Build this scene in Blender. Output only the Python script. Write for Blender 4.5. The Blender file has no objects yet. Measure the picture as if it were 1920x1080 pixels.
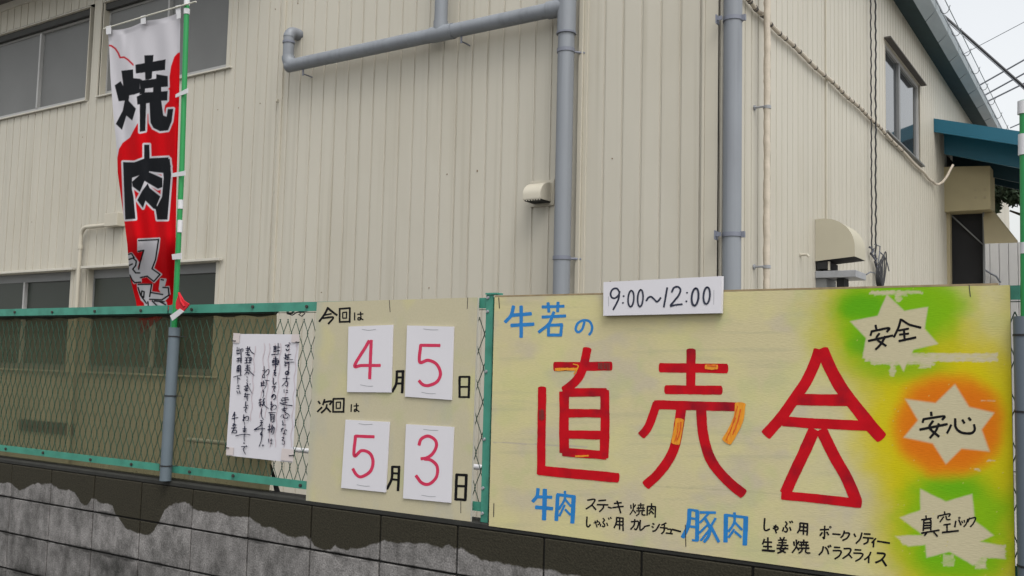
import bpy, bmesh, math, random
import numpy as np
from mathutils import Vector, Matrix

random.seed(7)
rng = np.random.default_rng(7)
SC = bpy.context.scene
COL = SC.collection

# ------------------------------------------------------------------ camera
F_PX, YAW, PITCH, ROLL = 1802.13, 0.583658, 0.08133, 0.023859
CAM = np.array([5.4917, -3.1172, 1.623])
_f = np.array([-math.sin(YAW)*math.cos(PITCH), math.cos(YAW)*math.cos(PITCH), math.sin(PITCH)])
_r0 = np.array([math.cos(YAW), math.sin(YAW), 0.0]); _u0 = np.cross(_r0, _f)
_r = math.cos(ROLL)*_r0 + math.sin(ROLL)*_u0
_u = -math.sin(ROLL)*_r0 + math.cos(ROLL)*_u0
cd = bpy.data.cameras.new('camera'); cam = bpy.data.objects.new('camera', cd); COL.objects.link(cam)
cd.sensor_width = 36.0; cd.lens = F_PX/1920*36; cd.clip_start = 0.05; cd.clip_end = 2000
M = Matrix.Identity(4)
for i in range(3):
    M[i][0] = _r[i]; M[i][1] = _u[i]; M[i][2] = -_f[i]; M[i][3] = CAM[i]
cam.matrix_world = M
SC.camera = cam

# ------------------------------------------------------------------ light
w = bpy.data.worlds.new('World'); SC.world = w; w.use_nodes = True
nt = w.node_tree; nt.nodes.clear()
sky = nt.nodes.new('ShaderNodeTexSky'); sky.sky_type = 'NISHITA'; sky.sun_disc = False
SUN_EL, SUN_AZ = math.radians(58), math.radians(128)      # azimuth from +Y towards +X
sky.sun_elevation = SUN_EL; sky.sun_rotation = SUN_AZ
sky.air_density = 1.6; sky.dust_density = 4.0; sky.ozone_density = 1.0
hs = nt.nodes.new('ShaderNodeHueSaturation'); hs.inputs['Saturation'].default_value = 0.16
bg = nt.nodes.new('ShaderNodeBackground'); bg.inputs['Strength'].default_value = 0.15
wo = nt.nodes.new('ShaderNodeOutputWorld')
nt.links.new(sky.outputs[0], hs.inputs['Color']); nt.links.new(hs.outputs[0], bg.inputs['Color'])
nt.links.new(bg.outputs[0], wo.inputs['Surface'])
sd = bpy.data.lights.new('sun', 'SUN'); sun = bpy.data.objects.new('sun', sd); COL.objects.link(sun)
sd.energy = 0.8; sd.angle = math.radians(30); sd.color = (1.0, 0.97, 0.93)
sdir = Vector((math.sin(SUN_AZ)*math.cos(SUN_EL), math.cos(SUN_AZ)*math.cos(SUN_EL), math.sin(SUN_EL)))
sun.rotation_euler = sdir.to_track_quat('Z', 'Y').to_euler(); sun.location = (8, -8, 12)
vs = SC.view_settings
vs.view_transform = 'Standard'; vs.look = 'None'; vs.gamma = 1; vs.use_curve_mapping = False
vs.exposure = 0.66

# ------------------------------------------------------------------ helpers
def ray(x, y): return _f + _r*(x-960)/F_PX - _u*(y-540)/F_PX
def onY(x, y, Y):
    d = ray(x, y); return CAM + d*(Y-CAM[1])/d[1]
def onX(x, y, X):
    d = ray(x, y); return CAM + d*(X-CAM[0])/d[0]
def onZ(x, y, Z):
    d = ray(x, y); return CAM + d*(Z-CAM[2])/d[2]
def project(P):
    d = np.asarray(P, float) - CAM; z = d@_f
    return 960+F_PX*(d@_r)/z, 540-F_PX*(d@_u)/z

def s2l(c):
    c = np.asarray(c, float)/255.0
    return np.where(c <= 0.04045, c/12.92, ((c+0.055)/1.055)**2.4)
KL = 1.25                                    # light level: display value -> base colour
def A(r, g, b, k=KL):
    return tuple(float(v) for v in np.clip(s2l((r, g, b))/k, 0.002, 0.86))

def nodes(name):
    m = bpy.data.materials.new(name); m.use_nodes = True
    t = m.node_tree; b = t.nodes['Principled BSDF']
    return m, t, b
def N(t, typ, **kw):
    n = t.nodes.new(typ)
    for k, v in kw.items():
        if hasattr(n, k): setattr(n, k, v)
        else: n.inputs[k.replace('_', ' ')].default_value = v
    return n
def rgba(c): return (c[0], c[1], c[2], 1.0)

def mat(name, col, rough=0.6, var=0.08, scale=6.0, bump=0.0, bscale=60.0, metal=0.0, dirt=None,
        dirt_amt=0.0, dirt_scale=3.0, stretch=(1, 1, 1), rnd=0.0, spec=0.4):
    """paint-like base colour broken up by two noises, optional dirt colour and bump"""
    m, t, b = nodes(name)
    b.inputs['Roughness'].default_value = rough; b.inputs['Metallic'].default_value = metal
    b.inputs['Specular IOR Level'].default_value = spec
    geo = N(t, 'ShaderNodeNewGeometry'); mp = N(t, 'ShaderNodeMapping'); mp.inputs['Scale'].default_value = stretch
    t.links.new(geo.outputs['Position'], mp.inputs['Vector'])
    n1 = N(t, 'ShaderNodeTexNoise'); n1.inputs['Scale'].default_value = scale; n1.inputs['Detail'].default_value = 6
    t.links.new(mp.outputs[0], n1.inputs['Vector'])
    cr = N(t, 'ShaderNodeMapRange'); cr.inputs['From Min'].default_value = 0.3; cr.inputs['From Max'].default_value = 0.7
    cr.inputs['To Min'].default_value = 1-var; cr.inputs['To Max'].default_value = 1+var
    t.links.new(n1.outputs['Fac'], cr.inputs['Value'])
    mul = N(t, 'ShaderNodeVectorMath', operation='SCALE'); mul.inputs[0].default_value = col
    t.links.new(cr.outputs[0], mul.inputs['Scale'])
    out = mul.outputs['Vector']
    if rnd > 0:
        oi = N(t, 'ShaderNodeObjectInfo'); r2 = N(t, 'ShaderNodeMapRange')
        r2.inputs['To Min'].default_value = 1-rnd; r2.inputs['To Max'].default_value = 1+rnd
        t.links.new(oi.outputs['Random'], r2.inputs['Value'])
        m2 = N(t, 'ShaderNodeVectorMath', operation='SCALE'); t.links.new(out, m2.inputs[0]); t.links.new(r2.outputs[0], m2.inputs['Scale'])
        out = m2.outputs['Vector']
    if dirt is not None:
        n2 = N(t, 'ShaderNodeTexNoise'); n2.inputs['Scale'].default_value = dirt_scale; n2.inputs['Detail'].default_value = 8
        t.links.new(mp.outputs[0], n2.inputs['Vector'])
        r3 = N(t, 'ShaderNodeMapRange'); r3.inputs['From Min'].default_value = 0.5; r3.inputs['From Max'].default_value = 0.75
        r3.inputs['To Max'].default_value = dirt_amt
        t.links.new(n2.outputs['Fac'], r3.inputs['Value'])
        mx = N(t, 'ShaderNodeMix', data_type='RGBA'); t.links.new(r3.outputs[0], mx.inputs['Factor'])
        t.links.new(out, mx.inputs[6]); mx.inputs[7].default_value = rgba(dirt); out = mx.outputs[2]
    t.links.new(out, b.inputs['Base Color'])
    if bump > 0:
        n3 = N(t, 'ShaderNodeTexNoise'); n3.inputs['Scale'].default_value = bscale; n3.inputs['Detail'].default_value = 4
        t.links.new(mp.outputs[0], n3.inputs['Vector'])
        bp = N(t, 'ShaderNodeBump'); bp.inputs['Strength'].default_value = 1.0; bp.inputs['Distance'].default_value = bump
        t.links.new(n3.outputs['Fac'], bp.inputs['Height']); t.links.new(bp.outputs[0], b.inputs['Normal'])
    return m

def attr_mat(name, rough=0.6, grain=0.05, gscale=200, stretch=(1, 1, 1), bump=0.0003, trans=0.0, spec=0.35):
    m, t, b = nodes(name)
    b.inputs['Roughness'].default_value = rough; b.inputs['Specular IOR Level'].default_value = spec
    a = N(t, 'ShaderNodeAttribute'); a.attribute_name = 'paint'
    geo = N(t, 'ShaderNodeNewGeometry'); mp = N(t, 'ShaderNodeMapping'); mp.inputs['Scale'].default_value = stretch
    t.links.new(geo.outputs['Position'], mp.inputs['Vector'])
    n = N(t, 'ShaderNodeTexNoise'); n.inputs['Scale'].default_value = gscale; n.inputs['Detail'].default_value = 4
    t.links.new(mp.outputs[0], n.inputs['Vector'])
    r = N(t, 'ShaderNodeMapRange'); r.inputs['From Min'].default_value = .3; r.inputs['From Max'].default_value = .7
    r.inputs['To Min'].default_value = 1-grain; r.inputs['To Max'].default_value = 1+grain
    t.links.new(n.outputs['Fac'], r.inputs['Value'])
    s = N(t, 'ShaderNodeVectorMath', operation='SCALE'); t.links.new(a.outputs['Color'], s.inputs[0]); t.links.new(r.outputs[0], s.inputs['Scale'])
    t.links.new(s.outputs['Vector'], b.inputs['Base Color'])
    bp = N(t, 'ShaderNodeBump'); bp.inputs['Distance'].default_value = bump
    t.links.new(n.outputs['Fac'], bp.inputs['Height']); t.links.new(bp.outputs[0], b.inputs['Normal'])
    if trans:
        tr = N(t, 'ShaderNodeBsdfTranslucent'); t.links.new(s.outputs['Vector'], tr.inputs['Color'])
        mx = N(t, 'ShaderNodeMixShader'); mx.inputs[0].default_value = trans
        t.links.new(b.outputs[0], mx.inputs[1]); t.links.new(tr.outputs[0], mx.inputs[2])
        t.links.new(mx.outputs[0], t.nodes['Material Output'].inputs['Surface'])
    return m

LOC = {}
def tag(o, label=None, cat=None, group=None, kind=None):
    if label: o['label'] = label
    if cat: o['category'] = cat
    if group: o['group'] = group
    if kind: o['kind'] = kind
    return o
def thing(name, loc, label, cat, group=None):
    o = bpy.data.objects.new(name, None); o.empty_display_size = 0.1
    COL.objects.link(o); o.location = loc; LOC[o.name] = Vector(loc)
    return tag(o, label, cat, group)

class MB:
    def __init__(s): s.v = []; s.f = []
    def add(s, vs, fs):
        n = len(s.v); s.v += [tuple(map(float, q)) for q in vs]; s.f += [tuple(n+i for i in f) for f in fs]; return s
    def box(s, x0, x1, y0, y1, z0, z1):
        x0, x1 = min(x0, x1), max(x0, x1); y0, y1 = min(y0, y1), max(y0, y1); z0, z1 = min(z0, z1), max(z0, z1)
        return s.add([(x0,y0,z0),(x1,y0,z0),(x1,y1,z0),(x0,y1,z0),(x0,y0,z1),(x1,y0,z1),(x1,y1,z1),(x0,y1,z1)],
                     [(0,3,2,1),(4,5,6,7),(0,1,5,4),(1,2,6,5),(2,3,7,6),(3,0,4,7)])
    def hexa(s, p):   # eight points: bottom four then top four
        return s.add(p, [(0,3,2,1),(4,5,6,7),(0,1,5,4),(1,2,6,5),(2,3,7,6),(3,0,4,7)])
    def tube(s, pts, r, n=12, cap=True):
        P = [Vector(p) for p in pts]; rs = r if isinstance(r, (list, tuple)) else [r]*len(P)
        rings = []; up = None
        for i, p in enumerate(P):
            if i == 0: d = P[1]-P[0]
            elif i == len(P)-1: d = P[-1]-P[-2]
            else: d = (P[i+1]-P[i]).normalized() + (P[i]-P[i-1]).normalized()
            d.normalize()
            if up is None: up = d.orthogonal().normalized()
            up = (up - d*up.dot(d)).normalized(); sd_ = d.cross(up)
            rings.append([p + (up*math.cos(2*math.pi*k/n) + sd_*math.sin(2*math.pi*k/n))*rs[i] for k in range(n)])
        vs_ = [q for rg in rings for q in rg]; fs = []
        for i in range(len(P)-1):
            for k in range(n):
                a = i*n+k; b = i*n+(k+1) % n; fs.append((a, b, b+n, a+n))
        if cap: fs.append(tuple(range(n))[::-1]); fs.append(tuple((len(P)-1)*n+k for k in range(n)))
        return s.add(vs_, fs)
    def prism(s, poly, vec):   # poly: 3-D points, extruded by vec
        n = len(poly); v = Vector(vec)
        vs_ = [Vector(p) for p in poly] + [Vector(p)+v for p in poly]
        fs = [tuple(range(n))[::-1], tuple(range(n, 2*n))] + [(i, (i+1) % n, n+(i+1) % n, n+i) for i in range(n)]
        return s.add(vs_, fs)
    def sphere(s, c, r, n=8):
        vs_ = []; fs = []
        for i in range(n//2+1):
            th = math.pi*i/(n//2)
            for k in range(n):
                ph = 2*math.pi*k/n
                vs_.append((c[0]+r*math.sin(th)*math.cos(ph), c[1]+r*math.sin(th)*math.sin(ph), c[2]+r*math.cos(th)))
        for i in range(n//2):
            for k in range(n): fs.append((i*n+k, i*n+(k+1) % n, (i+1)*n+(k+1) % n, (i+1)*n+k))
        return s.add(vs_, fs)
    def build(s, name, m, parent=None, smooth=False, bevel=0.0, kind=None, fix=True):
        me = bpy.data.meshes.new(name); o = bpy.data.objects.new(name, me); COL.objects.link(o)
        root = parent
        off = Vector((0, 0, 0))
        if parent is not None:
            while root.parent is not None: root = root.parent
            off = LOC[root.name]; o.parent = parent
            if parent is not root: pass
        me.from_pydata([tuple(Vector(q)-off) for q in s.v], [], s.f)
        if fix:
            bm = bmesh.new(); bm.from_mesh(me)
            bmesh.ops.recalc_face_normals(bm, faces=bm.faces)
            if bevel > 0:
                bmesh.ops.bevel(bm, geom=list(bm.edges), offset=bevel, segments=1, affect='EDGES', clamp_overlap=True)
            bm.to_mesh(me); bm.free()
        me.materials.append(m)
        if smooth:
            me.polygons.foreach_set('use_smooth', [True]*len(me.polygons))
            try: me.set_sharp_from_angle(angle=math.radians(35))
            except Exception: pass
        if parent is None: LOC[o.name] = Vector((0, 0, 0))
        if kind: o['kind'] = kind
        return o

def place_copy(src_mesh, name, world_loc, parent, rot=None):
    o = bpy.data.objects.new(name, src_mesh); COL.objects.link(o)
    root = parent
    while root.parent is not None: root = root.parent
    o.parent = parent; o.location = Vector(world_loc) - LOC[root.name]
    if rot: o.rotation_euler = rot
    return o

def inpoly(px, py, poly):
    poly = np.asarray(poly, float); c = np.zeros(px.shape, bool); j = len(poly)-1
    for i in range(len(poly)):
        xi, yi = poly[i]; xj, yj = poly[j]
        if yi != yj:
            k = ((yi > py) != (yj > py)) & (px < (xj-xi)*(py-yi)/(yj-yi)+xi); c ^= k
        j = i
    return c
def dseg(px, py, pts, closed=True):
    pts = np.asarray(pts, float); d = np.full(px.shape, 1e9)
    n = len(pts); rngi = range(n) if closed else range(n-1)
    for i in rngi:
        a = pts[i]; b = pts[(i+1) % n]; ab = b-a; L = max((ab**2).sum(), 1e-9)
        t = np.clip(((px-a[0])*ab[0]+(py-a[1])*ab[1])/L, 0, 1)
        d = np.minimum(d, np.hypot(px-a[0]-t*ab[0], py-a[1]-t*ab[1]))
    return d
def sdist(px, py, poly):   # positive outside
    d = dseg(px, py, poly); return np.where(inpoly(px, py, poly), -d, d)
def sstep(a, b, x):
    t = np.clip((x-a)/(b-a), 0, 1); return t*t*(3-2*t)

_gn = rng.random((64, 64))
def vnoise(x, y):
    x = np.asarray(x, float); y = np.asarray(y, float)
    xi = np.floor(x).astype(int); yi = np.floor(y).astype(int); fx = x-xi; fy = y-yi
    fx = fx*fx*(3-2*fx); fy = fy*fy*(3-2*fy)
    g = lambda a, b: _gn[a % 64, b % 64]
    return (g(xi, yi)*(1-fx)*(1-fy)+g(xi+1, yi)*fx*(1-fy)+g(xi, yi+1)*(1-fx)*fy+g(xi+1, yi+1)*fx*fy)
def fbm(x, y, o=4):
    s = 0; a = 0.5
    for i in range(o): s = s + a*vnoise(x*2**i+17*i, y*2**i+5*i); a *= .5
    return s/(1-.5**o)

# ------------------------------------------------------------------ materials
CREAM = A(193, 188, 174)
m_clad = mat('cream_cladding_paint', CREAM, rough=0.5, var=0.03, scale=0.8, bump=0.004, bscale=5.0,
             stretch=(1, 1, 0.35), rnd=0.02, dirt=A(166, 158, 138), dirt_amt=0.30, dirt_scale=1.6)
def add_streaks(m, dark, amt, sc=(14, 14, .22), thr=(.52, .78)):
    t = m.node_tree; b = t.nodes['Principled BSDF']; src = b.inputs['Base Color'].links[0].from_socket
    geo = N(t, 'ShaderNodeNewGeometry'); mp = N(t, 'ShaderNodeMapping'); mp.inputs['Scale'].default_value = sc
    t.links.new(geo.outputs['Position'], mp.inputs['Vector'])
    n = N(t, 'ShaderNodeTexNoise'); n.inputs['Scale'].default_value = 1.0; n.inputs['Detail'].default_value = 5
    t.links.new(mp.outputs[0], n.inputs['Vector'])
    big = N(t, 'ShaderNodeTexNoise'); big.inputs['Scale'].default_value = .7; t.links.new(geo.outputs['Position'], big.inputs['Vector'])
    r1 = N(t, 'ShaderNodeMapRange'); r1.inputs['From Min'].default_value = thr[0]; r1.inputs['From Max'].default_value = thr[1]; r1.inputs['To Max'].default_value = amt
    t.links.new(n.outputs['Fac'], r1.inputs['Value'])
    r2 = N(t, 'ShaderNodeMapRange'); r2.inputs['From Min'].default_value = .35; r2.inputs['From Max'].default_value = .65; r2.inputs['To Min'].default_value = .25
    t.links.new(big.outputs['Fac'], r2.inputs['Value'])
    mu = N(t, 'ShaderNodeMath', operation='MULTIPLY'); t.links.new(r1.outputs[0], mu.inputs[0]); t.links.new(r2.outputs[0], mu.inputs[1])
    mx = N(t, 'ShaderNodeMix', data_type='RGBA'); t.links.new(mu.outputs[0], mx.inputs['Factor']); t.links.new(src, mx.inputs[6]); mx.inputs[7].default_value = rgba(dark)
    t.links.new(mx.outputs[2], b.inputs['Base Color'])
add_streaks(m_clad, A(150, 142, 122), .55)
m_trim = mat('cream_trim_paint', A(192, 186, 170), rough=0.45, var=0.03, scale=3)
m_core = mat('dark_cavity', (0.03, 0.03, 0.03), rough=0.9)
m_flash = mat('pale_flashing', A(198, 194, 182), rough=0.45, var=0.04)
m_pvc = mat('grey_pvc', A(134, 139, 145), rough=0.5, var=0.05, scale=4, dirt=A(112, 114, 120), dirt_amt=0.5, stretch=(1, 1, .3))
add_streaks(m_pvc, A(100, 102, 108), .6, sc=(22, 22, .6))
m_pvc2 = mat('grey_pvc_dark', A(118, 122, 134), rough=0.45, var=0.06, scale=6)
m_pipe_fence = mat('grey_conduit_pipe', A(100, 112, 120), rough=0.5, var=0.06, scale=8)
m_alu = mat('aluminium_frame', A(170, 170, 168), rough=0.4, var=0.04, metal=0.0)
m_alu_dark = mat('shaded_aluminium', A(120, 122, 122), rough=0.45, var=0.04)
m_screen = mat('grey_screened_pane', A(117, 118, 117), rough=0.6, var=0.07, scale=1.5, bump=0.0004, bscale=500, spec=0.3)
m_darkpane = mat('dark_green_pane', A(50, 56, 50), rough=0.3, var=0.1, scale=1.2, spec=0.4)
m_teal = mat('fence_green_paint', A(66, 142, 122), rough=0.5, var=0.10, scale=9, dirt=A(48, 108, 92), dirt_amt=0.7, dirt_scale=14)
m_wire = mat('green_wire', A(42, 76, 60), rough=0.5, var=0.1)
m_bolt = mat('rusty_bolt', A(58, 52, 48), rough=0.6, var=0.2, scale=90)
m_black = mat('black_plastic', A(32, 32, 34), rough=0.5)
m_green = mat('green_pole', A(28, 140, 72), rough=0.35, var=0.05, scale=10)
m_white = mat('white_plastic', A(206, 206, 208), rough=0.5, var=0.03)
m_paper = mat('white_paper', A(212, 210, 216), rough=0.75, var=0.02, scale=5, bump=0.0006, bscale=14)
m_panelw = mat('white_board', A(216, 214, 219), rough=0.6, var=0.015, scale=5)
m_redpaint = mat('red_brush_paint', A(190, 20, 32), rough=0.6, spec=0.06, var=0.14, scale=14, stretch=(1, 1, 1),
                 dirt=A(122, 26, 40), dirt_amt=1.0, dirt_scale=9.0)
m_orange = mat('orange_brush_paint', A(228, 150, 30), rough=0.45, var=0.12, scale=30, dirt=A(214, 92, 24), dirt_amt=0.9, dirt_scale=55, stretch=(3, 1, .6))
m_orange_fade = mat('faded_brown_paint', A(120, 40, 36), rough=0.5, var=0.25, scale=60, stretch=(4, 1, .5))
m_blue = mat('blue_brush_paint', A(30, 122, 190), rough=0.5, var=0.10, scale=25)
m_ink = mat('black_brush_ink', A(24, 23, 25), spec=0.1, rough=0.7, var=0.15, scale=40)
m_navy = mat('navy_brush_ink', A(36, 42, 62), rough=0.6, var=0.15, scale=60)
m_notice_ink = mat('notice_brush_ink', A(26, 30, 56), spec=.1, rough=0.7, var=0.2, scale=60)
m_pink = mat('pink_red_marker', A(204, 44, 84), rough=0.5, var=0.07, scale=30)
m_tape = mat('beige_tape', A(206, 196, 194), rough=0.5, var=0.04)
m_smear = mat('pink_water_stain', A(198, 180, 186), rough=0.7, var=0.04)
m_galv = mat('galvanised_steel', A(150, 152, 156), rough=0.45, var=0.08, scale=12, metal=0.0)
m_boot = mat('dark_opening', (0.012, 0.012, 0.013), rough=0.8)
m_canopy = mat('blue_canopy_sheet', A(26, 96, 118), rough=0.45, var=0.05, scale=3)
m_canopy_under = mat('shaded_teal_underside', A(20, 56, 66), rough=0.6, var=0.1)  # canopy blue darkened, so the shade under the roof is in the colour
m_soffit = mat('dark_soffit', A(46, 66, 70), rough=0.8, var=0.1)
m_soffit2 = mat('brown_soffit', A(92, 88, 84), rough=0.8, var=0.1)
m_gutter = mat('grey_gutter', A(150, 160, 164), rough=0.45, var=0.06, scale=3)
m_lagging = mat('wrapped_pipe_lagging', A(196, 186, 170), rough=0.8, var=0.07, scale=20, bump=0.003, bscale=40)
m_asphalt = mat('asphalt', (0.055, 0.055, 0.056), rough=0.9, var=0.2, scale=20, bump=0.004, bscale=200)
m_yard = mat('yard_concrete', (0.26, 0.25, 0.23), rough=0.9, var=0.15, scale=2, bump=0.002, bscale=80)
m_mortar = mat('dark_mortar', A(30, 30, 28), rough=0.95, var=0.2, scale=30, bump=0.001, bscale=200)
m_coping = mat('damp_coping_mortar', A(40, 40, 36), rough=0.85, var=0.25, scale=12, bump=0.002, bscale=60)
m_leaf = mat('leaf_green', (0.035, 0.06, 0.03), rough=0.7, var=0.4, scale=6)
m_bark = mat('bark', (0.09, 0.07, 0.05), rough=0.9, var=0.3, scale=15, bump=0.01)
m_roof = mat('grey_metal_roof', (0.2, 0.22, 0.24), rough=0.5, var=0.1)
m_cable = mat('black_cable', A(40, 42, 46), rough=0.6)
m_cable_g = mat('grey_cable', A(104, 108, 116), rough=0.6)
m_column = mat('beige_column', A(170, 158, 126), rough=0.6, var=0.04)
m_boxp = mat('beige_box_panel', A(176, 164, 128), rough=0.6, var=0.05, scale=4)

# glass that mirrors the sky
m_glass, t_, b_ = nodes('sky_reflecting_glass')
b_.inputs['Base Color'].default_value = (0.03, 0.035, 0.04, 1); b_.inputs['Roughness'].default_value = 0.06
b_.inputs['Specular IOR Level'].default_value = 1.0; b_.inputs['IOR'].default_value = 1.9

# translucent gutter plastic
m_clear, t_, b_ = nodes('clear_gutter_plastic')
b_.inputs['Base Color'].default_value = (0.6, 0.63, 0.66, 1); b_.inputs['Roughness'].default_value = 0.3
tr = N(t_, 'ShaderNodeBsdfTransparent'); mx = N(t_, 'ShaderNodeMixShader'); mx.inputs[0].default_value = 0.88
t_.links.new(b_.outputs[0], mx.inputs[1]); t_.links.new(tr.outputs[0], mx.inputs[2])
t_.links.new(mx.outputs[0], t_.nodes['Material Output'].inputs['Surface'])

# shade net: olive woven sheet that lets part of the light through
m_net, t_, b_ = nodes('olive_shade_net')
b_.inputs['Base Color'].default_value = rgba(A(78, 76, 54)); b_.inputs['Roughness'].default_value = 0.8
geo = N(t_, 'ShaderNodeNewGeometry'); mp = N(t_, 'ShaderNodeMapping'); mp.inputs['Scale'].default_value = (1, 1, .35)
nz = N(t_, 'ShaderNodeTexNoise'); nz.inputs['Scale'].default_value = 3.0; nz.inputs['Detail'].default_value = 5
t_.links.new(geo.outputs['Position'], mp.inputs['Vector']); t_.links.new(mp.outputs[0], nz.inputs['Vector'])
mr = N(t_, 'ShaderNodeMapRange'); mr.inputs['From Min'].default_value = .3; mr.inputs['From Max'].default_value = .7
mr.inputs['To Min'].default_value = .26; mr.inputs['To Max'].default_value = .38
t_.links.new(nz.outputs['Fac'], mr.inputs['Value'])
tr = N(t_, 'ShaderNodeBsdfTransparent'); tr.inputs['Color'].default_value = (0.60, 0.57, 0.38, 1)
mx = N(t_, 'ShaderNodeMixShader'); t_.links.new(mr.outputs[0], mx.inputs[0])
t_.links.new(b_.outputs[0], mx.inputs[1]); t_.links.new(tr.outputs[0], mx.inputs[2])
t_.links.new(mx.outputs[0], t_.nodes['Material Output'].inputs['Surface'])

m_headshade = mat('painted_head_shade', A(60, 60, 58), rough=.8)  # dark colour painted in for the shade under the upper window heads
# ------------------------------------------------------------------ concrete block material with the wet stain
WET = []
for x, y in [(0,360),(75,350),(150,415),(200,395),(290,355),(330,370),(390,358),(430,385),(470,410),(540,410),(590,440),(650,540),(690,520),(722,465),(760,495),(800,520),(870,520),(900,600),(980,710),(1080,750),(1140,765),(1190,745),(1240,650),(1290,550)]:
    WET.append((x*.2408, 820+y*.2408))
for x, y in [(60,540),(100,520),(180,503),(240,530),(250,555),(300,570),(400,590),(460,580),(540,620),(690,620),(740,660),(800,700),(870,700),(950,750),(1050,790),(1135,765),(1170,800),(1230,870)]:
    WET.append((300+x*.2408, 820+y*.2408))
for x, y in [(80,710),(150,660),(200,690),(270,695),(440,680),(530,640),(580,635),(640,605),(760,640),(870,625),(930,640),(1060,635),(1150,665),(1240,680),(1300,640),(1350,690),(1430,685),(1530,760),(1620,800),(1760,825)]:
    WET.append((600+x*.1875, 900+y*.1875))
for x, y in [(200,560),(280,580),(400,600),(500,595),(550,615),(600,615),(650,610),(700,660),(870,672)]:
    WET.append((900+x*.2083, 940+y*.2083))
wp = [onY(x, y, 0) for x, y in WET]
wx = [float(p[0]) for p in wp]; wz = [float(p[2]) for p in wp]
wx = [-1.5, -0.9, -0.5] + wx + [4.6, 5.1, 5.6, 6.3]; wz = [.93, .90, .95] + wz + [.84, .9, .82, .88]
order = np.argsort(wx); wx = np.array(wx)[order]; wz = np.array(wz)[order]
X0, X1, Z0, Z1 = -1.5, 6.3, 0.6, 1.1
m_block, t_, b_ = nodes('concrete_block_damp')
b_.inputs['Roughness'].default_value = 0.92; b_.inputs['Specular IOR Level'].default_value = .2
geo = N(t_, 'ShaderNodeNewGeometry'); sp = N(t_, 'ShaderNodeSeparateXYZ'); t_.links.new(geo.outputs['Position'], sp.inputs[0])
mrx = N(t_, 'ShaderNodeMapRange'); mrx.inputs['From Min'].default_value = X0; mrx.inputs['From Max'].default_value = X1
t_.links.new(sp.outputs['X'], mrx.inputs['Value'])
fc = N(t_, 'ShaderNodeFloatCurve'); cv = fc.mapping.curves[0]
us = (wx-X0)/(X1-X0); vsv = (wz-Z0)/(Z1-Z0); pts = []
for a, c in zip(us, vsv):
    if not pts or a-pts[-1][0] > 0.0012: pts.append((float(a), float(np.clip(c, 0, 1))))
cv.points[0].location = pts[0]; cv.points[1].location = pts[-1]
for a, c in pts[1:-1]: cv.points.new(a, c)
for q in cv.points: q.handle_type = 'VECTOR'
fc.mapping.update()
t_.links.new(mrx.outputs[0], fc.inputs['Value'])
mrz = N(t_, 'ShaderNodeMapRange'); mrz.inputs['From Min'].default_value = Z0; mrz.inputs['From Max'].default_value = Z1
t_.links.new(sp.outputs['Z'], mrz.inputs['Value'])
nze = N(t_, 'ShaderNodeTexNoise'); nze.inputs['Scale'].default_value = 30; nze.inputs['Detail'].default_value = 9
t_.links.new(geo.outputs['Position'], nze.inputs['Vector'])
na = N(t_, 'ShaderNodeMath', operation='MULTIPLY_ADD'); na.inputs[1].default_value = 0.05; na.inputs[2].default_value = -0.025
t_.links.new(nze.outputs['Fac'], na.inputs[0])
sb = N(t_, 'ShaderNodeMath', operation='SUBTRACT'); t_.links.new(mrz.outputs[0], sb.inputs[0]); t_.links.new(fc.outputs[0], sb.inputs[1])
ad = N(t_, 'ShaderNodeMath', operation='ADD'); t_.links.new(sb.outputs[0], ad.inputs[0]); t_.links.new(na.outputs[0], ad.inputs[1])
wet = N(t_, 'ShaderNodeMapRange'); wet.inputs['From Min'].default_value = -0.006; wet.inputs['From Max'].default_value = 0.008
t_.links.new(ad.outputs[0], wet.inputs['Value'])
# dry colour: mottled grey with vertical streaks and dark lichen
mpa = N(t_, 'ShaderNodeMapping'); mpa.inputs['Scale'].default_value = (1, 1, .62); t_.links.new(geo.outputs['Position'], mpa.inputs['Vector'])
n1 = N(t_, 'ShaderNodeTexNoise'); n1.inputs['Scale'].default_value = 13; n1.inputs['Detail'].default_value = 10; n1.inputs['Roughness'].default_value = .66
t_.links.new(mpa.outputs[0], n1.inputs['Vector'])
cr = N(t_, 'ShaderNodeValToRGB'); t_.links.new(n1.outputs['Fac'], cr.inputs[0])
e = cr.color_ramp.elements; e[0].position = .30; e[0].color = rgba(A(86, 84, 82)); e[1].position = .64; e[1].color = rgba(A(142, 139, 137))
n2 = N(t_, 'ShaderNodeTexNoise'); n2.inputs['Scale'].default_value = 3.2; n2.inputs['Detail'].default_value = 9; n2.inputs['Roughness'].default_value = .65
t_.links.new(geo.outputs['Position'], n2.inputs['Vector'])
lz = N(t_, 'ShaderNodeMapRange'); lz.inputs['From Min'].default_value = .95; lz.inputs['From Max'].default_value = .45   # lower courses are blacker
lz.inputs['To Min'].default_value = -0.10; lz.inputs['To Max'].default_value = .12
t_.links.new(sp.outputs['Z'], lz.inputs['Value'])
a2 = N(t_, 'ShaderNodeMath', operation='ADD'); t_.links.new(n2.outputs['Fac'], a2.inputs[0]); t_.links.new(lz.outputs[0], a2.inputs[1])
lf = N(t_, 'ShaderNodeMapRange'); lf.inputs['From Min'].default_value = .50; lf.inputs['From Max'].default_value = .74; lf.inputs['To Max'].default_value = .85
t_.links.new(a2.outputs[0], lf.inputs['Value'])
mxa = N(t_, 'ShaderNodeMix', data_type='RGBA'); t_.links.new(lf.outputs[0], mxa.inputs['Factor'])
t_.links.new(cr.outputs[0], mxa.inputs[6]); mxa.inputs[7].default_value = rgba(A(36, 37, 34))
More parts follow.
